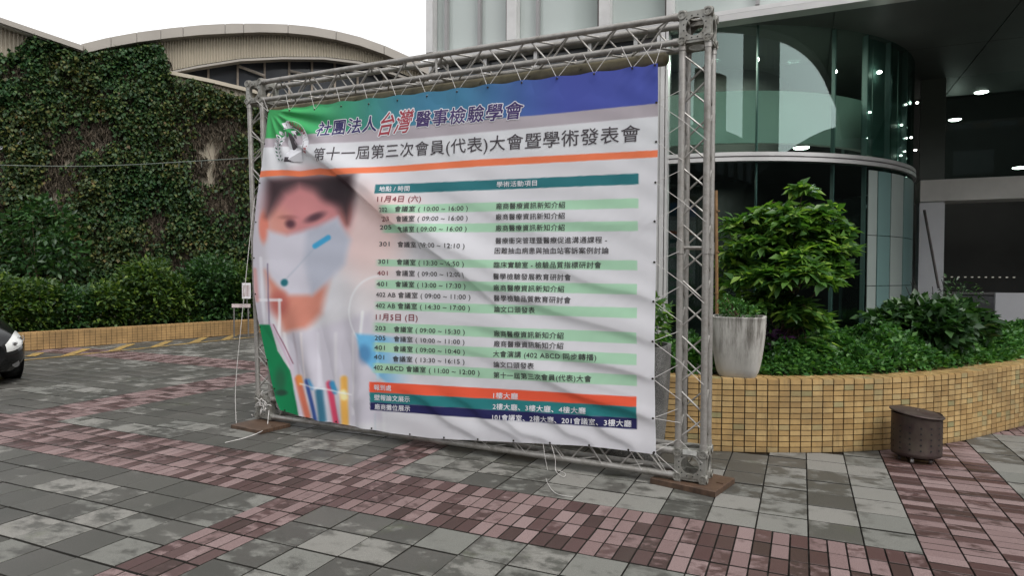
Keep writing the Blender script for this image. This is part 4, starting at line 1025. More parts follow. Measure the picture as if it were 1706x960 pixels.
def arc_panel(a0, a1, r0, r1, z0_, z1_, m=10):
    mb = MB(); vs = []
    for i in range(m+1):
        a = a0+(a1-a0)*i/m
        for (r_, z) in ((r0, z0_), (r1, z0_), (r1, z1_), (r0, z1_)): vs.append((DC[0]+r_*math.cos(a), DC[1]+r_*math.sin(a), z))
    fs = [(i*4+k_, (i+1)*4+k_, (i+1)*4+(k_+1) % 4, i*4+(k_+1) % 4) for i in range(m) for k_ in range(4)]+[(0, 1, 2, 3), (m*4+3, m*4+2, m*4+1, m*4)]
    return mb.add(vs, fs)
def drum_angle(px):
    d = ray(px, 262); o = CAM[:2]-DC; a = d[0]**2+d[1]**2; b = 2*(d[:2]@o); c = o@o-DR**2; D = b*b-4*a*c
    if D < 0: return None
    t_ = (-b-math.sqrt(D))/(2*a); P = CAM[:2]+d[:2]*t_-DC; return math.atan2(P[1], P[0])
seams = [math.radians(-90)]+[drum_angle(p) for p in (1190, 1262, 1392, 1446, 1484, 1512)]+[math.radians(x) for x in (6, 24, 42)]
for i, (a, b) in enumerate(zip(seams[:-1], seams[1:])):
    g_ = .003/DR
    arc_panel(a+g_, b-g_, DR, DR-.015, ZR+.062, ZS+.0).obj('glass_pane', GLASS, bld, True)
    arc_panel(a+g_, b-g_, DR, DR-.015, HW-.12, ZR-.068).obj('glass_pane', GLASS_L, bld, True)
for s_ in seams[1:]:
    c = DC+np.array([math.cos(s_), math.sin(s_)])*(DR-.06); MB().box((c[0], c[1], 2.9), (.014, .07, 4.6), np.array([[-math.sin(s_), math.cos(s_), 0], [math.cos(s_), math.sin(s_), 0], [0, 0, 1]])).obj('glass_fin', simple('pale_fin', (.20, .27, .27), .6, 0, .05, 2, 0), bld)
A_, B_ = math.radians(-90.5), math.radians(45); ZR_ = ZR
arc_panel(A_, B_, DR+.045, DR-.1, ZR+.008, ZR+.062, 60).obj('ring_beam', STEEL, bld, True)
arc_panel(A_, B_, DR+.03, DR-.1, ZR-.014, ZR+.0075, 60).obj('ring_beam', simple('grey_shadow_gap', (.16, .15, .15), .4, .4, .1, 2, 0), bld, True)
arc_panel(A_, B_, DR+.05, DR-.1, ZR-.068, ZR-.0145, 60).obj('ring_beam', STEEL, bld, True)
# inside the drum
arc_panel(math.radians(-115), math.radians(20), DR-.42, DR-.52, ZR+.28, ZR+1.06, 40).obj('inner_parapet', simple('cream_inner_wall', (.74, .76, .72), .7, 0, .06, 2, .02), bld, True)
for i, (dg, z_, w_) in enumerate(((-78, ZS-.12, 30), (-48, ZS-.12, 26), (-70, ZR-.20, 8))):
    la = bpy.data.lights.new('lamp_glow', 'AREA'); la.shape = 'DISK'; la.size = .22; la.energy = w_; la.color = (1, .95, .86); lo = bpy.data.objects.new('lamp_glow', la); COL.objects.link(lo)
    lo.location = (DC[0]+(DR-1.1)*math.cos(math.radians(dg)), DC[1]+(DR-1.1)*math.sin(math.radians(dg)), z_); lo.parent = bld; lo.matrix_parent_inverse = Matrix.Identity(4)
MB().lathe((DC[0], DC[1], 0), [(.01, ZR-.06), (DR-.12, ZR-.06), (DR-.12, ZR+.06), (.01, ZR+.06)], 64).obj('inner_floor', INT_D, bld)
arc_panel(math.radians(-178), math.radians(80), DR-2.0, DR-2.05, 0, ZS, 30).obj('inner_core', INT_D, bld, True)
TEAL = simple('teal_backed_panel', (.13, .22, .21), .45, 0, .06, 2, 0); GRYP = simple('grey_green_panel', (.27, .31, .29), .5, 0, .06, 2, 0)
for i, (p0, p1) in enumerate(((1447, 1462), (1463, 1484), (1485, 1505), (1506, 1530))):
    a, b = drum_angle(p0), drum_angle(p1)
    if b is None: b = math.radians(0)
    if i == 3: b = math.radians(8)
    for (z0_, z1_) in ((HW-.12, 1.42), (1.43, 2.18), (2.19, ZR-.13)):
        arc_panel(a, b-.003, DR+.014, DR+.003, z0_, z1_, 6).obj('wall_panel', (GRYP, TEAL, GRYP, TEAL)[i], bld, True)
    arc_panel(a, b-.002, DR-.10, DR-.13, ZR+.12, ZS, 6).obj('wall_panel', simple('deep_green_panel', (.09, .16, .145), .5, 0, .08, 2, 0), bld, True)
LAMP_S = mat_emit('faint_guide_light', (1, .9, .6), .06)
LAMP = mat_emit('lit_downlight', (1.0, .97, .90), 14)
def lampdisc(P, r_=.10): 
    o = MB().lathe(P, [(.001, -.008), (r_*.8, -.008), (r_, 0), (r_*1.1, .012)], 20).obj('ceiling_light', LAMP); return o
nlab = 0
def downlight(px, py, z, r_, label, hz=None):
    P = on_z(px, py, z); o = lampdisc(P, r_); tag(o, label, 'ceiling light', 'lit ceiling lights at the entrance')
# entrance bay behind and right of the drum
E0 = at_depth(1534, 337, 11.9); YE = E0[1]
XE = E0[0]; ye_n = yn
def fe(px, py): return on_plane(px, py, (0, YE, 0), yn)
zb0, zb1 = fe(1600, 334)[2], fe(1600, 298)[2]
x1573 = fe(1573, 400)[0]; x1527 = fe(1531, 400)[0]
MB().box(((x1527+14)/2, YE+.25, (zb0+zb1)/2), (14-x1527, .6, zb1-zb0)).obj('lintel_beam', CONC, bld)
MB().box(((x1527+x1573)/2, YE+.20, zb0/2), (x1573-x1527, .4, zb0-.003)).obj('entrance_pier', WHITEP, bld)
zt = fe(1600, 112)[2]
MB().box(((x1527+x1573)/2, YE+.12, (zb1+zt)/2), (x1573-x1527, .06, zt-zb1-.01)).obj('side_panel', simple('olive_grey_panel', (.07, .085, .07), .4, 0, .1, 2, 0), bld)
MB().box(((x1527+14)/2, YE+.05, zt+.06), (14-x1527, .25, .14)).obj('bulkhead', DARKC, bld)
for i in range(4):
    a = x1573+i*2.1; MB().box((a+1.04, YE+.10, (zb1+zt)/2), (2.07, .015, zt-zb1-.02)).obj('glass_pane', GLASS_L, bld)
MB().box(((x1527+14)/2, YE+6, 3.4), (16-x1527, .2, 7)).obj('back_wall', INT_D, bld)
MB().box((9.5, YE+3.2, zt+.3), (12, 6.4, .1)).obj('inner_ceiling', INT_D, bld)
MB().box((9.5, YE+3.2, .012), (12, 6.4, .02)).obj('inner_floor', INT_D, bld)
xa, xb = fe(1573, 500)[0], fe(1679, 500)[0]
cnt = thing('reception_counter', 'grey counter screen standing inside the dark entrance opening', 'counter', ((xa+xb)/2, YE+.5, 0))
MB().box(((xa+xb)/2, YE+.45, .62), (xb-xa, .12, 1.24)).obj('front_panel', simple('grey_counter', (.10, .10, .105), .5, 0, .1, 2, 0), cnt)
MB().box(((xa+xb)/2, YE+.55, 1.26), (xb-xa, .4, .035)).obj('counter_top', simple('counter_top', (.17, .165, .16), .4, 0, .1, 3, 0), cnt)
BM = lambda c, sz_: MB().box(c, sz_)
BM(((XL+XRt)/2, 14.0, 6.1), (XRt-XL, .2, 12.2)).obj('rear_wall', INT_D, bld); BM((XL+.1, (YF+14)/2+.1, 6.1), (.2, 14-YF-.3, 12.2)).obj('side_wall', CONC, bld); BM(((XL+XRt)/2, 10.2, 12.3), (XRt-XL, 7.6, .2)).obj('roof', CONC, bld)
for i in range(12): BM((x1573+.12+.11*i, YE+1.2, 1.56), (.035, .02, .02)).obj('guide_light', LAMP_S, bld)
world_parts(cnt)
sg = MB().box((fe(1730, 500)[0], YE-.2, .72), (fe(1730, 500)[0]-fe(1680, 500)[0]+.9, .08, 1.15)); tag(sg.obj('partition_screen', WHITEP), 'pale freestanding screen panel at the right edge of the entrance', 'screen')
bpy.context.view_layer.update(); world_parts(bld)
# lean-to rail against the pier
pa, pb = fe(1536, 352), fe(1556, 480); pa[1] -= .25; pb[1] -= .45
tag(MB().path([pa, pb], .022, 8).obj('leaning_rail', STEEL_D), 'dark thin rail leaning against the white entrance pier', 'rail')
for (px, py, z, r_, lab) in ((1635, 154, ZS-.0, .11, 'bright oval ceiling light, the highest on the dark right side'), (1591, 200, ZS, .10, 'bright ceiling light lower left of the highest one'),
                             (1700, 280, zt+.22, .12, 'ceiling light just above the concrete beam at the picture edge')):
    P = at_depth(px, py, 12.7 if px != 1591 else 13.1); o = lampdisc(P, r_); tag(o, lab, 'ceiling light', 'lit ceiling lights at the entrance')
P = on_z(1335, 247, ZR-.07); o = lampdisc(at_depth(1335, 247, 10.4), .11); tag(o, 'ceiling light glowing inside the drum just above the ring beam', 'ceiling light', 'lit ceiling lights at the entrance')
o.rotation_euler = (0, 0, 0)
for i, (px, py, s_) in enumerate(((1465, 120, .035), (1449, 187, .022), (1443, 230, .018), (1502, 208, .02), (1518, 229, .018), (1525, 250, .02), (1501, 259, .018), (1528, 171, .02))):
    P = at_depth(px, py, 10.35 if px > 1490 else 9.65); dirn = P[:2]-DC; rr0 = np.hypot(*dirn); P[:2] = DC+dirn/rr0*(min(rr0, DR-.11)); P = at_depth(px, py, (P-CAM)@_fw)
    o = MB().lathe(P, [(.001, -s_*.7), (s_*.7, -s_*.5), (s_, 0), (s_*.7, s_*.5), (.001, s_*.7)], 10).obj('spotlight', LAMP, None, True)
    tag(o, ['largest tiny spotlight in the drum glass, nearest the soffit', 'tiny spotlight in the drum glass below the largest one', 'lowest spotlight of the left column in the drum glass', 'tiny spotlight in the drum glass left of the beam end, second row',
            'tiny spotlight in the drum glass just right of the second row one', 'tiny spotlight at the drum edge right above the ring beam', 'tiny spotlight touching the top of the ring beam', 'highest tiny spotlight on the drum edge beside the dark side panel'][i], 'spotlight', 'tiny spotlights behind the drum glass')

# ------------------------------------------------------------------ hall with the ivy wall
QV = 3500; qa = math.atan((QV-853)/F_PX); QD = _r0*math.sin(qa)+np.array([-math.sin(YAW), math.cos(YAW), 0])*math.cos(qa)
QP = at_depth(135, 300, 20.0); QN = np.array([-QD[1], QD[0], 0.0])
if QN@(QP-CAM) < 0: QN = -QN
def qp(px, py, d=0.0): return on_plane(px, py, QP+QN*d, QN)
hall = thing('ivy_hall', 'beige clad hall with a shallow arched roof and an ivy-covered side', 'building', tuple(qp(150, 540)))
def loop(px_pts, d0, thick, m, name, parent=hall):
    P = [qp(x, y, d0) for x, y in px_pts]; return MB().prism(P, QN*thick).obj(name, m, parent)
arch_t = [(135, 73), (180, 62), (230, 53), (285, 46), (335, 41), (385, 38.5), (435, 38.5), (480, 40), (520, 44), (560, 51), (600, 61), (645, 77), (700, 102), (760, 135)]
arch_m = [(x, y+(16 if x < 400 else 14)) for x, y in arch_t]
fas_b = [(282, 118), (330, 108), (400, 97), (470, 93.5), (540, 94), (600, 101), (650, 114), (700, 134), (760, 162)]
def strip_prism(top, bot, d0, thick, m, name):
    xs = sorted(set([p[0] for p in top]+[p[0] for p in bot])); x0 = max(top[0][0], bot[0][0]); x1 = min(top[-1][0], bot[-1][0]); xs = [x for x in xs if x0 <= x <= x1]
    f_ = lambda L, x: np.interp(x, [p[0] for p in L], [p[1] for p in L])
    P = [(x, f_(top, x)) for x in xs]+[(x, f_(bot, x)) for x in xs[::-1]]; return loop(P, d0, thick, m, name)
# roof edge in separate sheets
xs_ = [135, 185, 228, 268, 305, 375, 406, 480, 560, 640, 760]
f_ = lambda L, x: float(np.interp(x, [p[0] for p in L], [p[1] for p in L]))
for a, b in zip(xs_[:-1], xs_[1:]):
    m_ = np.linspace(a+.4, b-.4, 7); loop([(x, f_(arch_t, x)) for x in m_]+[(x, f_(arch_m, x)+.4) for x in m_[::-1]], -.32, .5, ROOFM, 'roof_edge_sheet')
roof = MB(); m_ = np.linspace(135, 760, 40)
for a, b in zip(m_[:-1], m_[1:]):
    A_p, B_p = qp(a, f_(arch_t, a), 0), qp(b, f_(arch_t, b), 0); A_p[2] -= .03; B_p[2] -= .03; roof.quad(A_p, B_p, B_p+QN*28, A_p+QN*28)
roof.obj('roof', ROOFM, hall)
# corrugated fascia: ribs along it
def ribs(x0, x1, top, bot, d0, name, m, step=4.6):
    mb = MB(); xs = np.arange(x0, x1, step/2)
    vs = []; fs = []
    for i, x in enumerate(xs):
        dd = d0+(.05 if i % 2 else 0.0); vs += [qp(x, top(x), dd), qp(x, bot(x), dd)]
    fs = [(2*i, 2*i+1, 2*i+3, 2*i+2) for i in range(len(xs)-1)]
    return mb.add(vs, fs).obj(name, m, hall)
ribs(136, 760, lambda x: f_(arch_m, x), lambda x: f_(fas_b, x) if x > 282 else 118+(282-x)*.14, -.02, 'fascia_cladding', CLAD)
loop([(282, 119), (330, 109), (400, 98), (470, 94.5), (540, 95), (600, 102), (700, 135), (700, 139), (600, 106), (540, 98.5), (470, 98), (400, 101.5), (330, 112.5), (282, 122)], -.04, .3, ROOFM, 'fascia_trim')
# windows under the arch
wx = [283, 293, 347, 396, 441, 482, 520, 558, 596, 640, 700]
for a, b in zip(wx[:-1], wx[1:]):
    loop([(a+.8, f_(fas_b, a)), (b-.8, f_(fas_b, b)), (b-.8, 190), (a+.8, 190)], .55, .03, FACD, 'window_pane')
for x in wx[1:-1]:
    loop([(x-1.7, f_(fas_b, x)-2), (x+1.7, f_(fas_b, x)-2), (x+1.7, 190), (x-1.7, 190)], .40, .15, simple('brown_window_post', (.20, .165, .13), .6), 'window_post')
for (a, b) in (((398, 110), (441, 126)), ((483, 118), (520, 126)), ((560, 122), (600, 108))):
    MB().path([qp(*a, .38), qp(*b, .38)], .05, 6).obj('roof_brace', simple('grey_roof_brace', (.26, .23, .20), .6), hall)
# gable on the left
gt = [(-60, 7), (0, 28), (135, 76)]
loop([(-60, 7), (0, 28), (138, 75), (138, 84), (0, 37), (-60, 16)], -.45, .9, ROOFM, 'gable_roof_edge')
loop([(-60, 15.5), (0, 36.5), (138, 83.5), (138, 87), (0, 41), (-60, 20)], -.30, .3, simple('pale_gable_trim', (.50, .47, .42), .5), 'gable_trim')
ribs(-60, 137, lambda x: f_([(-60, 19), (0, 40), (138, 87)], x), lambda x: 560, 0, 'wall_cladding', CLAD, 7)
ribs(136, 283, lambda x: 100, lambda x: 560, .01, 'wall_cladding', CLAD, 7)
ribs(282, 470, lambda x: f_([(282, 120), (340, 132), (470, 165)], x), lambda x: 560, .02, 'wall_cladding', CLAD, 7)
loop([(282, 118), (286, 118), (350, 131), (470, 160), (470, 166), (350, 137), (282, 123)], -.1, .6, CLAD, 'ledge')
GR_D = simple('dark_grey_window', (.05, .055, .06), .3)
loop([(0, 210), (33, 205), (33, 238), (0, 246)], -.12, .12, GR_D, 'side_window'); loop([(33, 215), (36, 214), (36, 240), (0, 249), (0, 244), (33, 236)], -.18, .14, WHITEP, 'window_frame')
world_parts(hall)
# ivy
ivy = thing('climbing_ivy', 'dark green ivy covering the side wall of the beige hall', 'ivy', tuple(qp(150, 540, -.3)))
def smooth_noise(x, y, s_, seed):
    r0 = np.random.default_rng(seed); g0 = r0.random((64, 64)); X = (x/s_) % 63; Y = (y/s_) % 63; i = X.astype(int); j = Y.astype(int); fx_, fy_ = X-i, Y-j; fx_ = fx_*fx_*(3-2*fx_); fy_ = fy_*fy_*(3-2*fy_)
    return g0[i, j]*(1-fx_)*(1-fy_)+g0[i+1, j]*fx_*(1-fy_)+g0[i, j+1]*(1-fx_)*fy_+g0[i+1, j+1]*fx_*fy_
def dens(x, y):
    top = np.interp(x, [-60, 20, 45, 60, 100, 138, 150, 200, 250, 268, 276, 283, 300, 350, 400, 470], [95, 88, 66, 58, 68, 80, 86, 80, 70, 70, 90, 125, 128, 140, 160, 175])+9*(smooth_noise(x, y*0, 9, 3)-.5)
    D = (y > top).astype(float)
    fn = .55*smooth_noise(x+200, y, 26, 1)+.3*smooth_noise(x+90, y+40, 11, 2)+.15*smooth_noise(x, y, 5, 4)
    bare = np.zeros_like(x)
    for (cx, cy, rx, ry, s_) in ((80, 215, 25, 22, .45), (110, 245, 30, 45, .55), (165, 235, 28, 40, .5), (100, 300, 28, 50, .55), (350, 250, 52, 70, .62), (380, 330, 40, 50, .45), (10, 118, 35, 22, .4), (0, 310, 12, 60, .4), (40, 160, 16, 10, .35), (175, 155, 12, 8, .3), (215, 160, 10, 10, .3), (300, 440, 35, 40, .35), (120, 430, 40, 40, .25), (255, 380, 18, 70, .3)):
        bare = np.maximum(bare, s_*np.exp(-((x-cx)/rx)**2-((y-cy)/ry)**2))
    return D*np.clip(.32+1.35*fn-bare*1.9-.25*(bare > .02)*(smooth_noise(x+31, y+77, 6, 12)-.5), 0, 1)
def scatter(k_, power, extra=0.0):
    x = rng.uniform(-40, 470, k_*3); y = rng.uniform(55, 545, k_*3); d = dens(x, y); keep = rng.random(k_*3) < np.clip(d**power+extra*(d > 0), 0, 1); return x[keep][:k_], y[keep][:k_]
def qpv(x, y, dd):
    d = _fw[None]+((x-853)/F_PX)[:, None]*_r-((y-480)/F_PX)[:, None]*_u; t_ = ((QP-CAM)@QN+dd)/(d@QN); return CAM+d*t_[:, None]
x, y = scatter(90000, 2.4); P = qpv(x, y, -(.04+.35*rng.random(len(x))**1.6*(.4+smooth_noise(x, y, 22, 9))))
P = P[:]; Nn = rng.normal(size=(len(x), 3))*.55-QN*.5+np.array([0, 0, -.55])
leaves('foliage', P, Nn, .105*(.5+1.0*rng.random(len(x))), L_IVY, ivy, 'stuff', .75, .35)
x, y = scatter(60000, .7, .42); P = qpv(x, y+9, -(.02+.10*rng.random(len(x)))); dr = QD*rng.normal(0, .45, (len(x), 1))-np.array([0, 0, 1.0]); leaves('dry_twig', P, dr, .30*(.5+rng.random(len(x))), L_DEAD, ivy, 'stuff', .09, 0, .3)
mb = MB()
for i in range(46):
    x0 = random.uniform(-20, 430); pts = [qp(x0, 545, -.03)]; xx = x0
    yy = 545; 
    while yy > random.uniform(130, 330): yy -= 28; xx += random.gauss(0, 7); pts.append(qp(xx, yy, -.05-.05*random.random()))
    mb.path(pts, .028, 4, r2=.010)
mb.obj('stem', simple('ivy_stem', (.075, .052, .038), .8), ivy, kind='stuff'); world_parts(ivy)

# hedge shrubs behind the far planter
HD = [(-8, 455, 520, 45, 'lime-tipped shrub at the far left end of the hedge behind the car'), (60, 468, 520, 40, 'leafy shrub second from the left in the hedge'), (120, 480, 522, 36, 'low dark shrub between brighter ones in the hedge'),
      (185, 472, 520, 40, 'spreading shrub left of the tallest one in the hedge'), (245, 432, 520, 46, 'tallest shrub in the hedge, bright green at its top'), (300, 462, 522, 34, 'bright green shrub right of the tallest one'),
      (345, 425, 520, 46, 'dark tall shrub beside the sign in the hedge'), (395, 440, 520, 40, 'shrub at the right end of the hedge behind the truss post'), (440, 440, 520, 40, 'shrub half hidden behind the banner edge')]
for (px, top, bot, rx, lab) in HD:
    G0 = on_plane(px, 540, np.array([*WL0, 0])+wn*1.3, wn); dep = (G0-CAM)@_fw; sc = dep/F_PX; zt_ = 1.58+(456-top)*sc; zb_ = .28; r_ = rx*sc
    c = [G0[0], G0[1]]; H = zt_-zb_
    bl_ = [(c[0], c[1], zb_+H*.35, r_*1.25, .75, H*.42), (c[0]-r_*.5, c[1]+.1, zb_+H*.60, r_*.75, .6, H*.26), (c[0]+r_*.5, c[1]-.15, zb_+H*.66, r_*.7, .55, H*.24), (c[0]+random.uniform(-.2, .2), c[1], zb_+H*.82, r_*.6, .5, H*.17)]
    clump('hedge_shrub', lab, 'shrub', (c[0], c[1], .28), bl_, 420, .13, L_HEDGE if 'dark' not in lab else L_DARK, 'shrubs in the hedge below the ivy wall', droop=.1, stems=4, shell=.45)
# dark small tree against the ivy
G0 = qp(75, 470, -1.2); clump('small_tree', 'dark small tree standing against the ivy wall behind the hedge', 'tree', (G0[0], G0[1], .1), [(G0[0], G0[1], 2.9, 1.3, .6, .8), (G0[0]-.8, G0[1], 2.2, .9, .6, .6), (G0[0]+.9, G0[1], 2.0, .8, .6, .6), (G0[0], G0[1], 1.6, 1.3, .6, .6)], 60, .2, L_DARK, droop=.15)

# sign stand in front of the far planter
s0 = on_z(390, 562.5); sd_ = (s0-CAM)@_fw/F_PX
sign = thing('sign_stand', 'small white notice board on thin metal legs by the far planter', 'sign', tuple(s0))
GM = simple('dull_grey_tube', (.16, .155, .15), .5, .4)
e1 = np.array([math.cos(.4), math.sin(.4), 0])
for dx in (0, 24*sd_): MB().tube(s0+e1*dx, s0+e1*dx+UP*52*sd_, .018, 8).obj('leg', GM, sign)
MB().box(s0+e1*12*sd_+UP*53*sd_, (30*sd_, .05, 6*sd_), np.array([e1, np.cross(UP, e1), UP])).obj('board', simple('faded_pink_board', (.50, .42, .42), .6), sign)
MB().tube(s0+e1*22*sd_+UP*52*sd_, s0+e1*22*sd_+UP*66*sd_, .012, 8).obj('post', GM, sign)
MB().box(s0+e1*21*sd_+UP*78*sd_, (14*sd_, .02, 26*sd_), np.array([e1, np.cross(UP, e1), UP])).obj('notice', WHITEP, sign)
mb = MB()
for i in range(5): mb.box(s0+e1*(16+2.4*i)*sd_+UP*78*sd_-np.cross(UP, e1)*.013, (1.0*sd_, .004, 19*sd_), np.array([e1, np.cross(UP, e1), UP]))
mb.obj('print', simple('notice_ink', (.2, .1, .1), .6), sign); world_parts(sign)
# thin cable across the yard
pts = [at_depth(x, y, 13.0) for x, y in ((-60, 273), (0, 275), (60, 276.5), (140, 277), (220, 274.5), (300, 270), (410, 263.5), (470, 259))]
mb = MB().path(curve(pts, 40), .010, 5)
for x, y in ((235, 268), (271, 276), (298, 272), (318, 272), (336, 262)): P = at_depth(x, np.interp(x, [220, 410], [274.5, 263.5]), 13.0); mb.path([P, P-UP*.13], .006, 4)
tag(mb.obj('overhead_cable', simple('grey_cable', (.10, .12, .10), .6), smooth=True), 'thin grey overhead cable with short ties crossing in front of the ivy wall', 'cable')

# ------------------------------------------------------------------ parked car (only its front corner is in view)
def make_car():
    heading = math.radians(-14); hx = np.array([math.cos(heading), math.sin(heading), 0]); hy = np.array([-hx[1], hx[0], 0]); Wd = .86
    corner = on_z(47, 641); O = corner-hx*.0-hy*(Wd-.10)-hx*.10                  # O: front bumper centre on the ground
    def P(l, w, z): return O-hx*l+hy*w+UP*z                                     # l: metres back from the nose
    car = thing('parked_car', 'glossy black car with clear headlamp, its front corner at the left edge of the yard', 'car', tuple(O-hx*2.1))
    paint = NT('black_car_paint'); paint.base((.004, .0045, .005)); paint.set(.12, 0, .6); paint = paint.m
    plast = simple('black_bumper_plastic', (.012, .012, .013), .45); rub = simple('tyre_rubber', (.015, .015, .015), .8)
    glass = NT('dark_car_glass'); glass.base((.02, .025, .025)); glass.set(.05, 0, .6); glass = glass.m
    # longitudinal stations: l, half width, z low, z belt, z top (bonnet or roof), top half width
    st = [(-.04, .52, .26, .50, .60, .44), (.02, .66, .22, .52, .64, .56), (.10, .77, .20, .55, .70, .66), (.25, .84, .19, .60, .76, .72), (.55, .86, .19, .66, .85, .74), (1.05, .865, .19, .76, .96, .74), (1.30, .865, .19, .80, 1.02, .72), (1.85, .865, .19, .84, 1.42, .58), (2.3, .865, .19, .86, 1.50, .57), (3.0, .865, .19, .88, 1.48, .56), (3.7, .86, .20, .90, 1.34, .55), (4.05, .83, .24, .92, 1.02, .66), (4.18, .74, .30, .80, .92, .62)]
    mb = MB(); vs = []
    for (l, w, zl, zb, zt_, wt) in st:
        sec = [(-w*.80, zl), (-w*.97, zl+.10), (-w, (zl+zb)/2), (-w*.985, zb), (-wt-.03, zb+(zt_-zb)*.55), (-wt*.82, zt_-.015), (-wt*.4, zt_), (0, zt_+.008)]
        sec += [(-a, b) for a, b in sec[:-1][::-1]]
        vs += [P(l, a, b) for a, b in sec]
    m = 15; fs = [(i*m+k_, i*m+k_+1, (i+1)*m+k_+1, (i+1)*m+k_) for i in range(len(st)-1) for k_ in range(m-1)]+[tuple(range(m))]
    fs += [tuple(range((len(st)-1)*m, len(st)*m))[::-1]]
    body = link('body', mb.add(vs, fs).mesh('body', paint, False)); set_smooth(body.data, 60)
    sub = body.modifiers.new('s', 'SUBSURF'); sub.levels = 2; sub.render_levels = 2
    from mathutils.bvhtree import BVHTree
    bpy.context.view_layer.update(); dg = bpy.context.evaluated_depsgraph_get(); ev = body.evaluated_get(dg); em = ev.to_mesh(); MW = body.matrix_world
    bvh = BVHTree.FromPolygons([MW @ v.co for v in em.vertices], [p.vertices[:] for p in em.polygons]); ev.to_mesh_clear()
    body.parent = car
    # windows
    for sgn in (-1, 1):
        MB().prism([P(1.55, sgn*.745, .98), P(2.02, sgn*.66, 1.34), P(3.3, sgn*.655, 1.34), P(3.8, sgn*.74, .98)], hy*sgn*.02).obj('side_window', glass, car)
        # headlamp: deep clear lens with two reflector bowls
        lens = MB()
        def HL(a, b, off=.008):
            w = .36+.47*a; z = .515+.165*a+b*(.030+.055*math.sin(math.pi*(.12+.80*a))); T_ = P(.30, sgn*w, z); d = hx*.85+hy*sgn*.45; d /= np.linalg.norm(d); o = T_+d*1.5
            hit = bvh.ray_cast(Vector(o), Vector(-d)); q = np.array(hit[0]) if hit[0] else T_
            return q+d*off
        g_ = []; nu, nv = 11, 6
        for i in range(nu):
            for j in range(nv): g_.append(HL(i/(nu-1), j/(nv-1)*2-1, .006+.014*math.sin(math.pi*i/(nu-1))*(1-(j/(nv-1)*2-1)**2)))
        lens.add(g_, [(i*nv+j, (i+1)*nv+j, (i+1)*nv+j+1, i*nv+j+1) for i in range(nu-1) for j in range(nv-1)])
        hl = bpy.data.objects.new('headlight', None); COL.objects.link(hl); hl.parent = car
        lens.obj('lens', lensm, hl, True)
        for a in (.30, .66):
            c = HL(a, 0, .016); dv = hx*.85+hy*sgn*.40; dv /= np.linalg.norm(dv); MB().tube(c-dv*.004, c+dv*.010, .050 if a > .5 else .038, 18, caps=False).tube(c, c+dv*.008, .026, 14).obj('reflector_bowl', chrome, hl, True)
        dv = hx*.9+hy*sgn*.3; dv /= np.linalg.norm(dv); hit = bvh.ray_cast(Vector(P(-1.4, sgn*.66, .29)), Vector(-hx)); fo_ = np.array(hit[0]) if hit[0] else P(.06, sgn*.66, .29); MB().tube(fo_-dv*.03, fo_+dv*.008, .05, 18).obj('fog_lamp', simple('fog_lamp_lens', (.12, .12, .12), .15, .3, .1, 8, 0), car, True)
        for l in (.80, 3.35):
            c = P(l, sgn*.80, .31); wh = bpy.data.objects.new('wheel', None); COL.objects.link(wh); wh.parent = car
            ax = np.array([hx, UP, hy*sgn])
            MB().lathe(c, [(.19, -.10), (.295, -.10), (.31, -.07), (.31, .06), (.295, .085), (.20, .09), (.19, .07)], 32, 2.0, ax).obj('tyre', rub, wh, True)
            MB().lathe(c, [(.001, .04), (.05, .05), (.16, .03), (.19, .07), (.20, .08)], 20, 2.0, ax).obj('rim', STEEL, wh, True)
            MB().lathe(P(l, sgn*.845, .31), [(.33, 0), (.36, .02), (.33, .024), (.31, -.02)], 28, 2.0, ax).obj('wheel_arch', plast, car, True)
    # bumper, grille, windscreen
    bm_ = MB(); v2 = []; prof_ = [(-.84, .62), (-.74, .30), (-.60, .09), (-.3, -.03), (0, -.06), (.3, -.03), (.60, .09), (.74, .30), (.84, .62)]
    for (w, l) in prof_:
        for (z, dl) in ((.17, .06), (.20, -.005), (.30, -.03), (.42, -.035), (.50, -.02), (.53, .02)): v2.append(P(l+dl, w, z))
    bm_.add(v2, [(i*6+k_, i*6+k_+1, (i+1)*6+k_+1, (i+1)*6+k_) for i in range(8) for k_ in range(5)]); b_ = bm_.obj('bumper', paint, car); b_.modifiers.new('s', 'SUBSURF').render_levels = 2; set_smooth(b_.data, 80)
    MB().box(P(-.075, 0, .33), (.03, .85, .12), np.array([hx, hy, UP])).obj('grille', plast, car)
    MB().prism([P(1.27, -.66, 1.02), P(1.27, .66, 1.02), P(1.83, .52, 1.40), P(1.83, -.52, 1.40)], hx*.02+UP*.02).obj('windscreen', glass, car)
    world_parts(car)
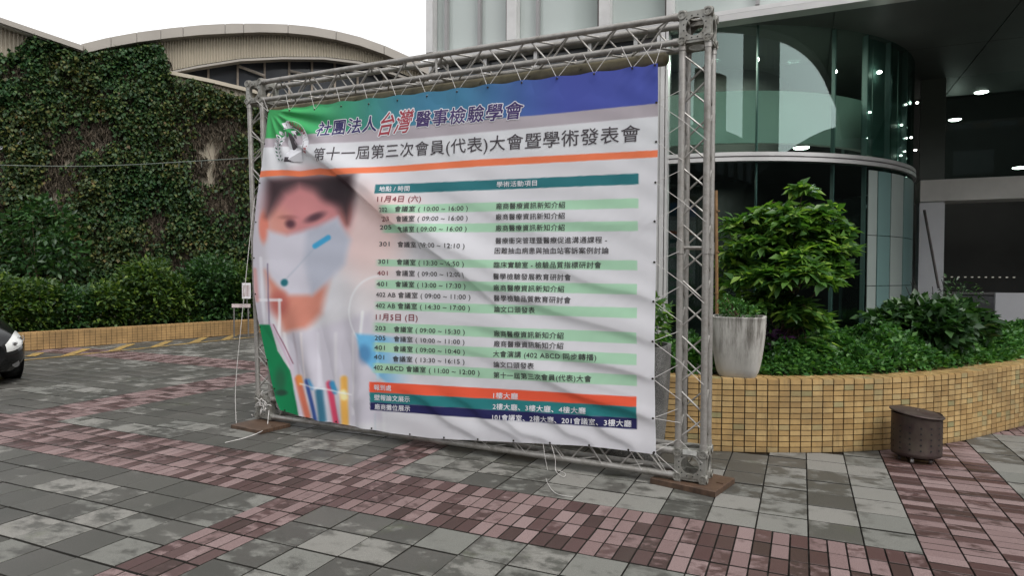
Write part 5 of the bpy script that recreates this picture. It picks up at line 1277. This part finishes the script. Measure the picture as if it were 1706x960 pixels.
    for c in car.children:
        if c.type == 'EMPTY':
            bpy.context.view_layer.update()
lensm = NT('clear_headlamp_lens'); lensm.base((.62, .62, .60)); lensm.set(.15, .1, .8); lensm = lensm.m
chrome = NT('lamp_reflector'); chrome.base((.55, .55, .56)); chrome.set(.15, 1.0); chrome = chrome.m
make_car()

# ------------------------------------------------------------------ what the glass mirrors: blocks across the street, plus unseen dark masses added to darken it
def tower(x, y, w, d, h, label, c):
    b = thing('apartment_block', label, 'building', (x, y, 0), 'blocks across the street')
    MB().box((x, y, h/2), (w, d, h)).obj('wall', simple('far_block_wall', c, .8, 0, .1, .3, 0), b)
    wm = MB()
    for i in range(int(w/3)):
        for k_ in range(int(h/3.2)): wm.box((x-w/2+1.5+3*i, y+d/2, 1.9+3.2*k_), (1.7, .12, 1.6))
    wm.obj('window', FACD, b, kind='stuff'); world_parts(b)
long_ = thing('added_dark_row', 'long dark unseen row added across the street to darken reflections low in the drum', 'building', (8, -34, 0))  # unseen row, added so the lower glass reflects dark
MB().box((8, -34, 6.0), (150, 6, 12.0)).obj('wall', simple('row_wall', (.035, .034, .032), .8, 0, .5, .15, 0), long_)
wm = MB()
for i in range(36):
    wm.box((-64+4.1*i, -30.95, 6.4), (2.4, .1, 1.7)); wm.box((-64+4.1*i, -30.95, 9.6), (2.4, .1, 1.7)); wm.box((-64+4.1*i, -30.95, 2.0), (3.2, .1, 2.6))
wm.obj('window', FACD, long_, kind='stuff'); world_parts(long_)
an = MB().box((27, 0, 4.0), (6, 70, 8.0)); tag(an.obj('added_dark_block', simple('added_block_wall', (.035, .035, .033), .8, 0, .4, .2, 0)), 'low dark unseen block added beside the yard to darken the lower drum glass', 'building')  # added out of view to keep bright sky out of the lower glass
tower(-9, -42, 12, 10, 26, 'grey apartment block across the street, mirrored in the drum', (.12, .115, .11)); tower(12, -46, 15, 10, 19, 'lower brown block across the street, mirrored in the drum', (.13, .10, .08)); tower(38, -38, 16, 12, 30, 'tall dark block across the street, mirrored in the drum', (.09, .09, .09))
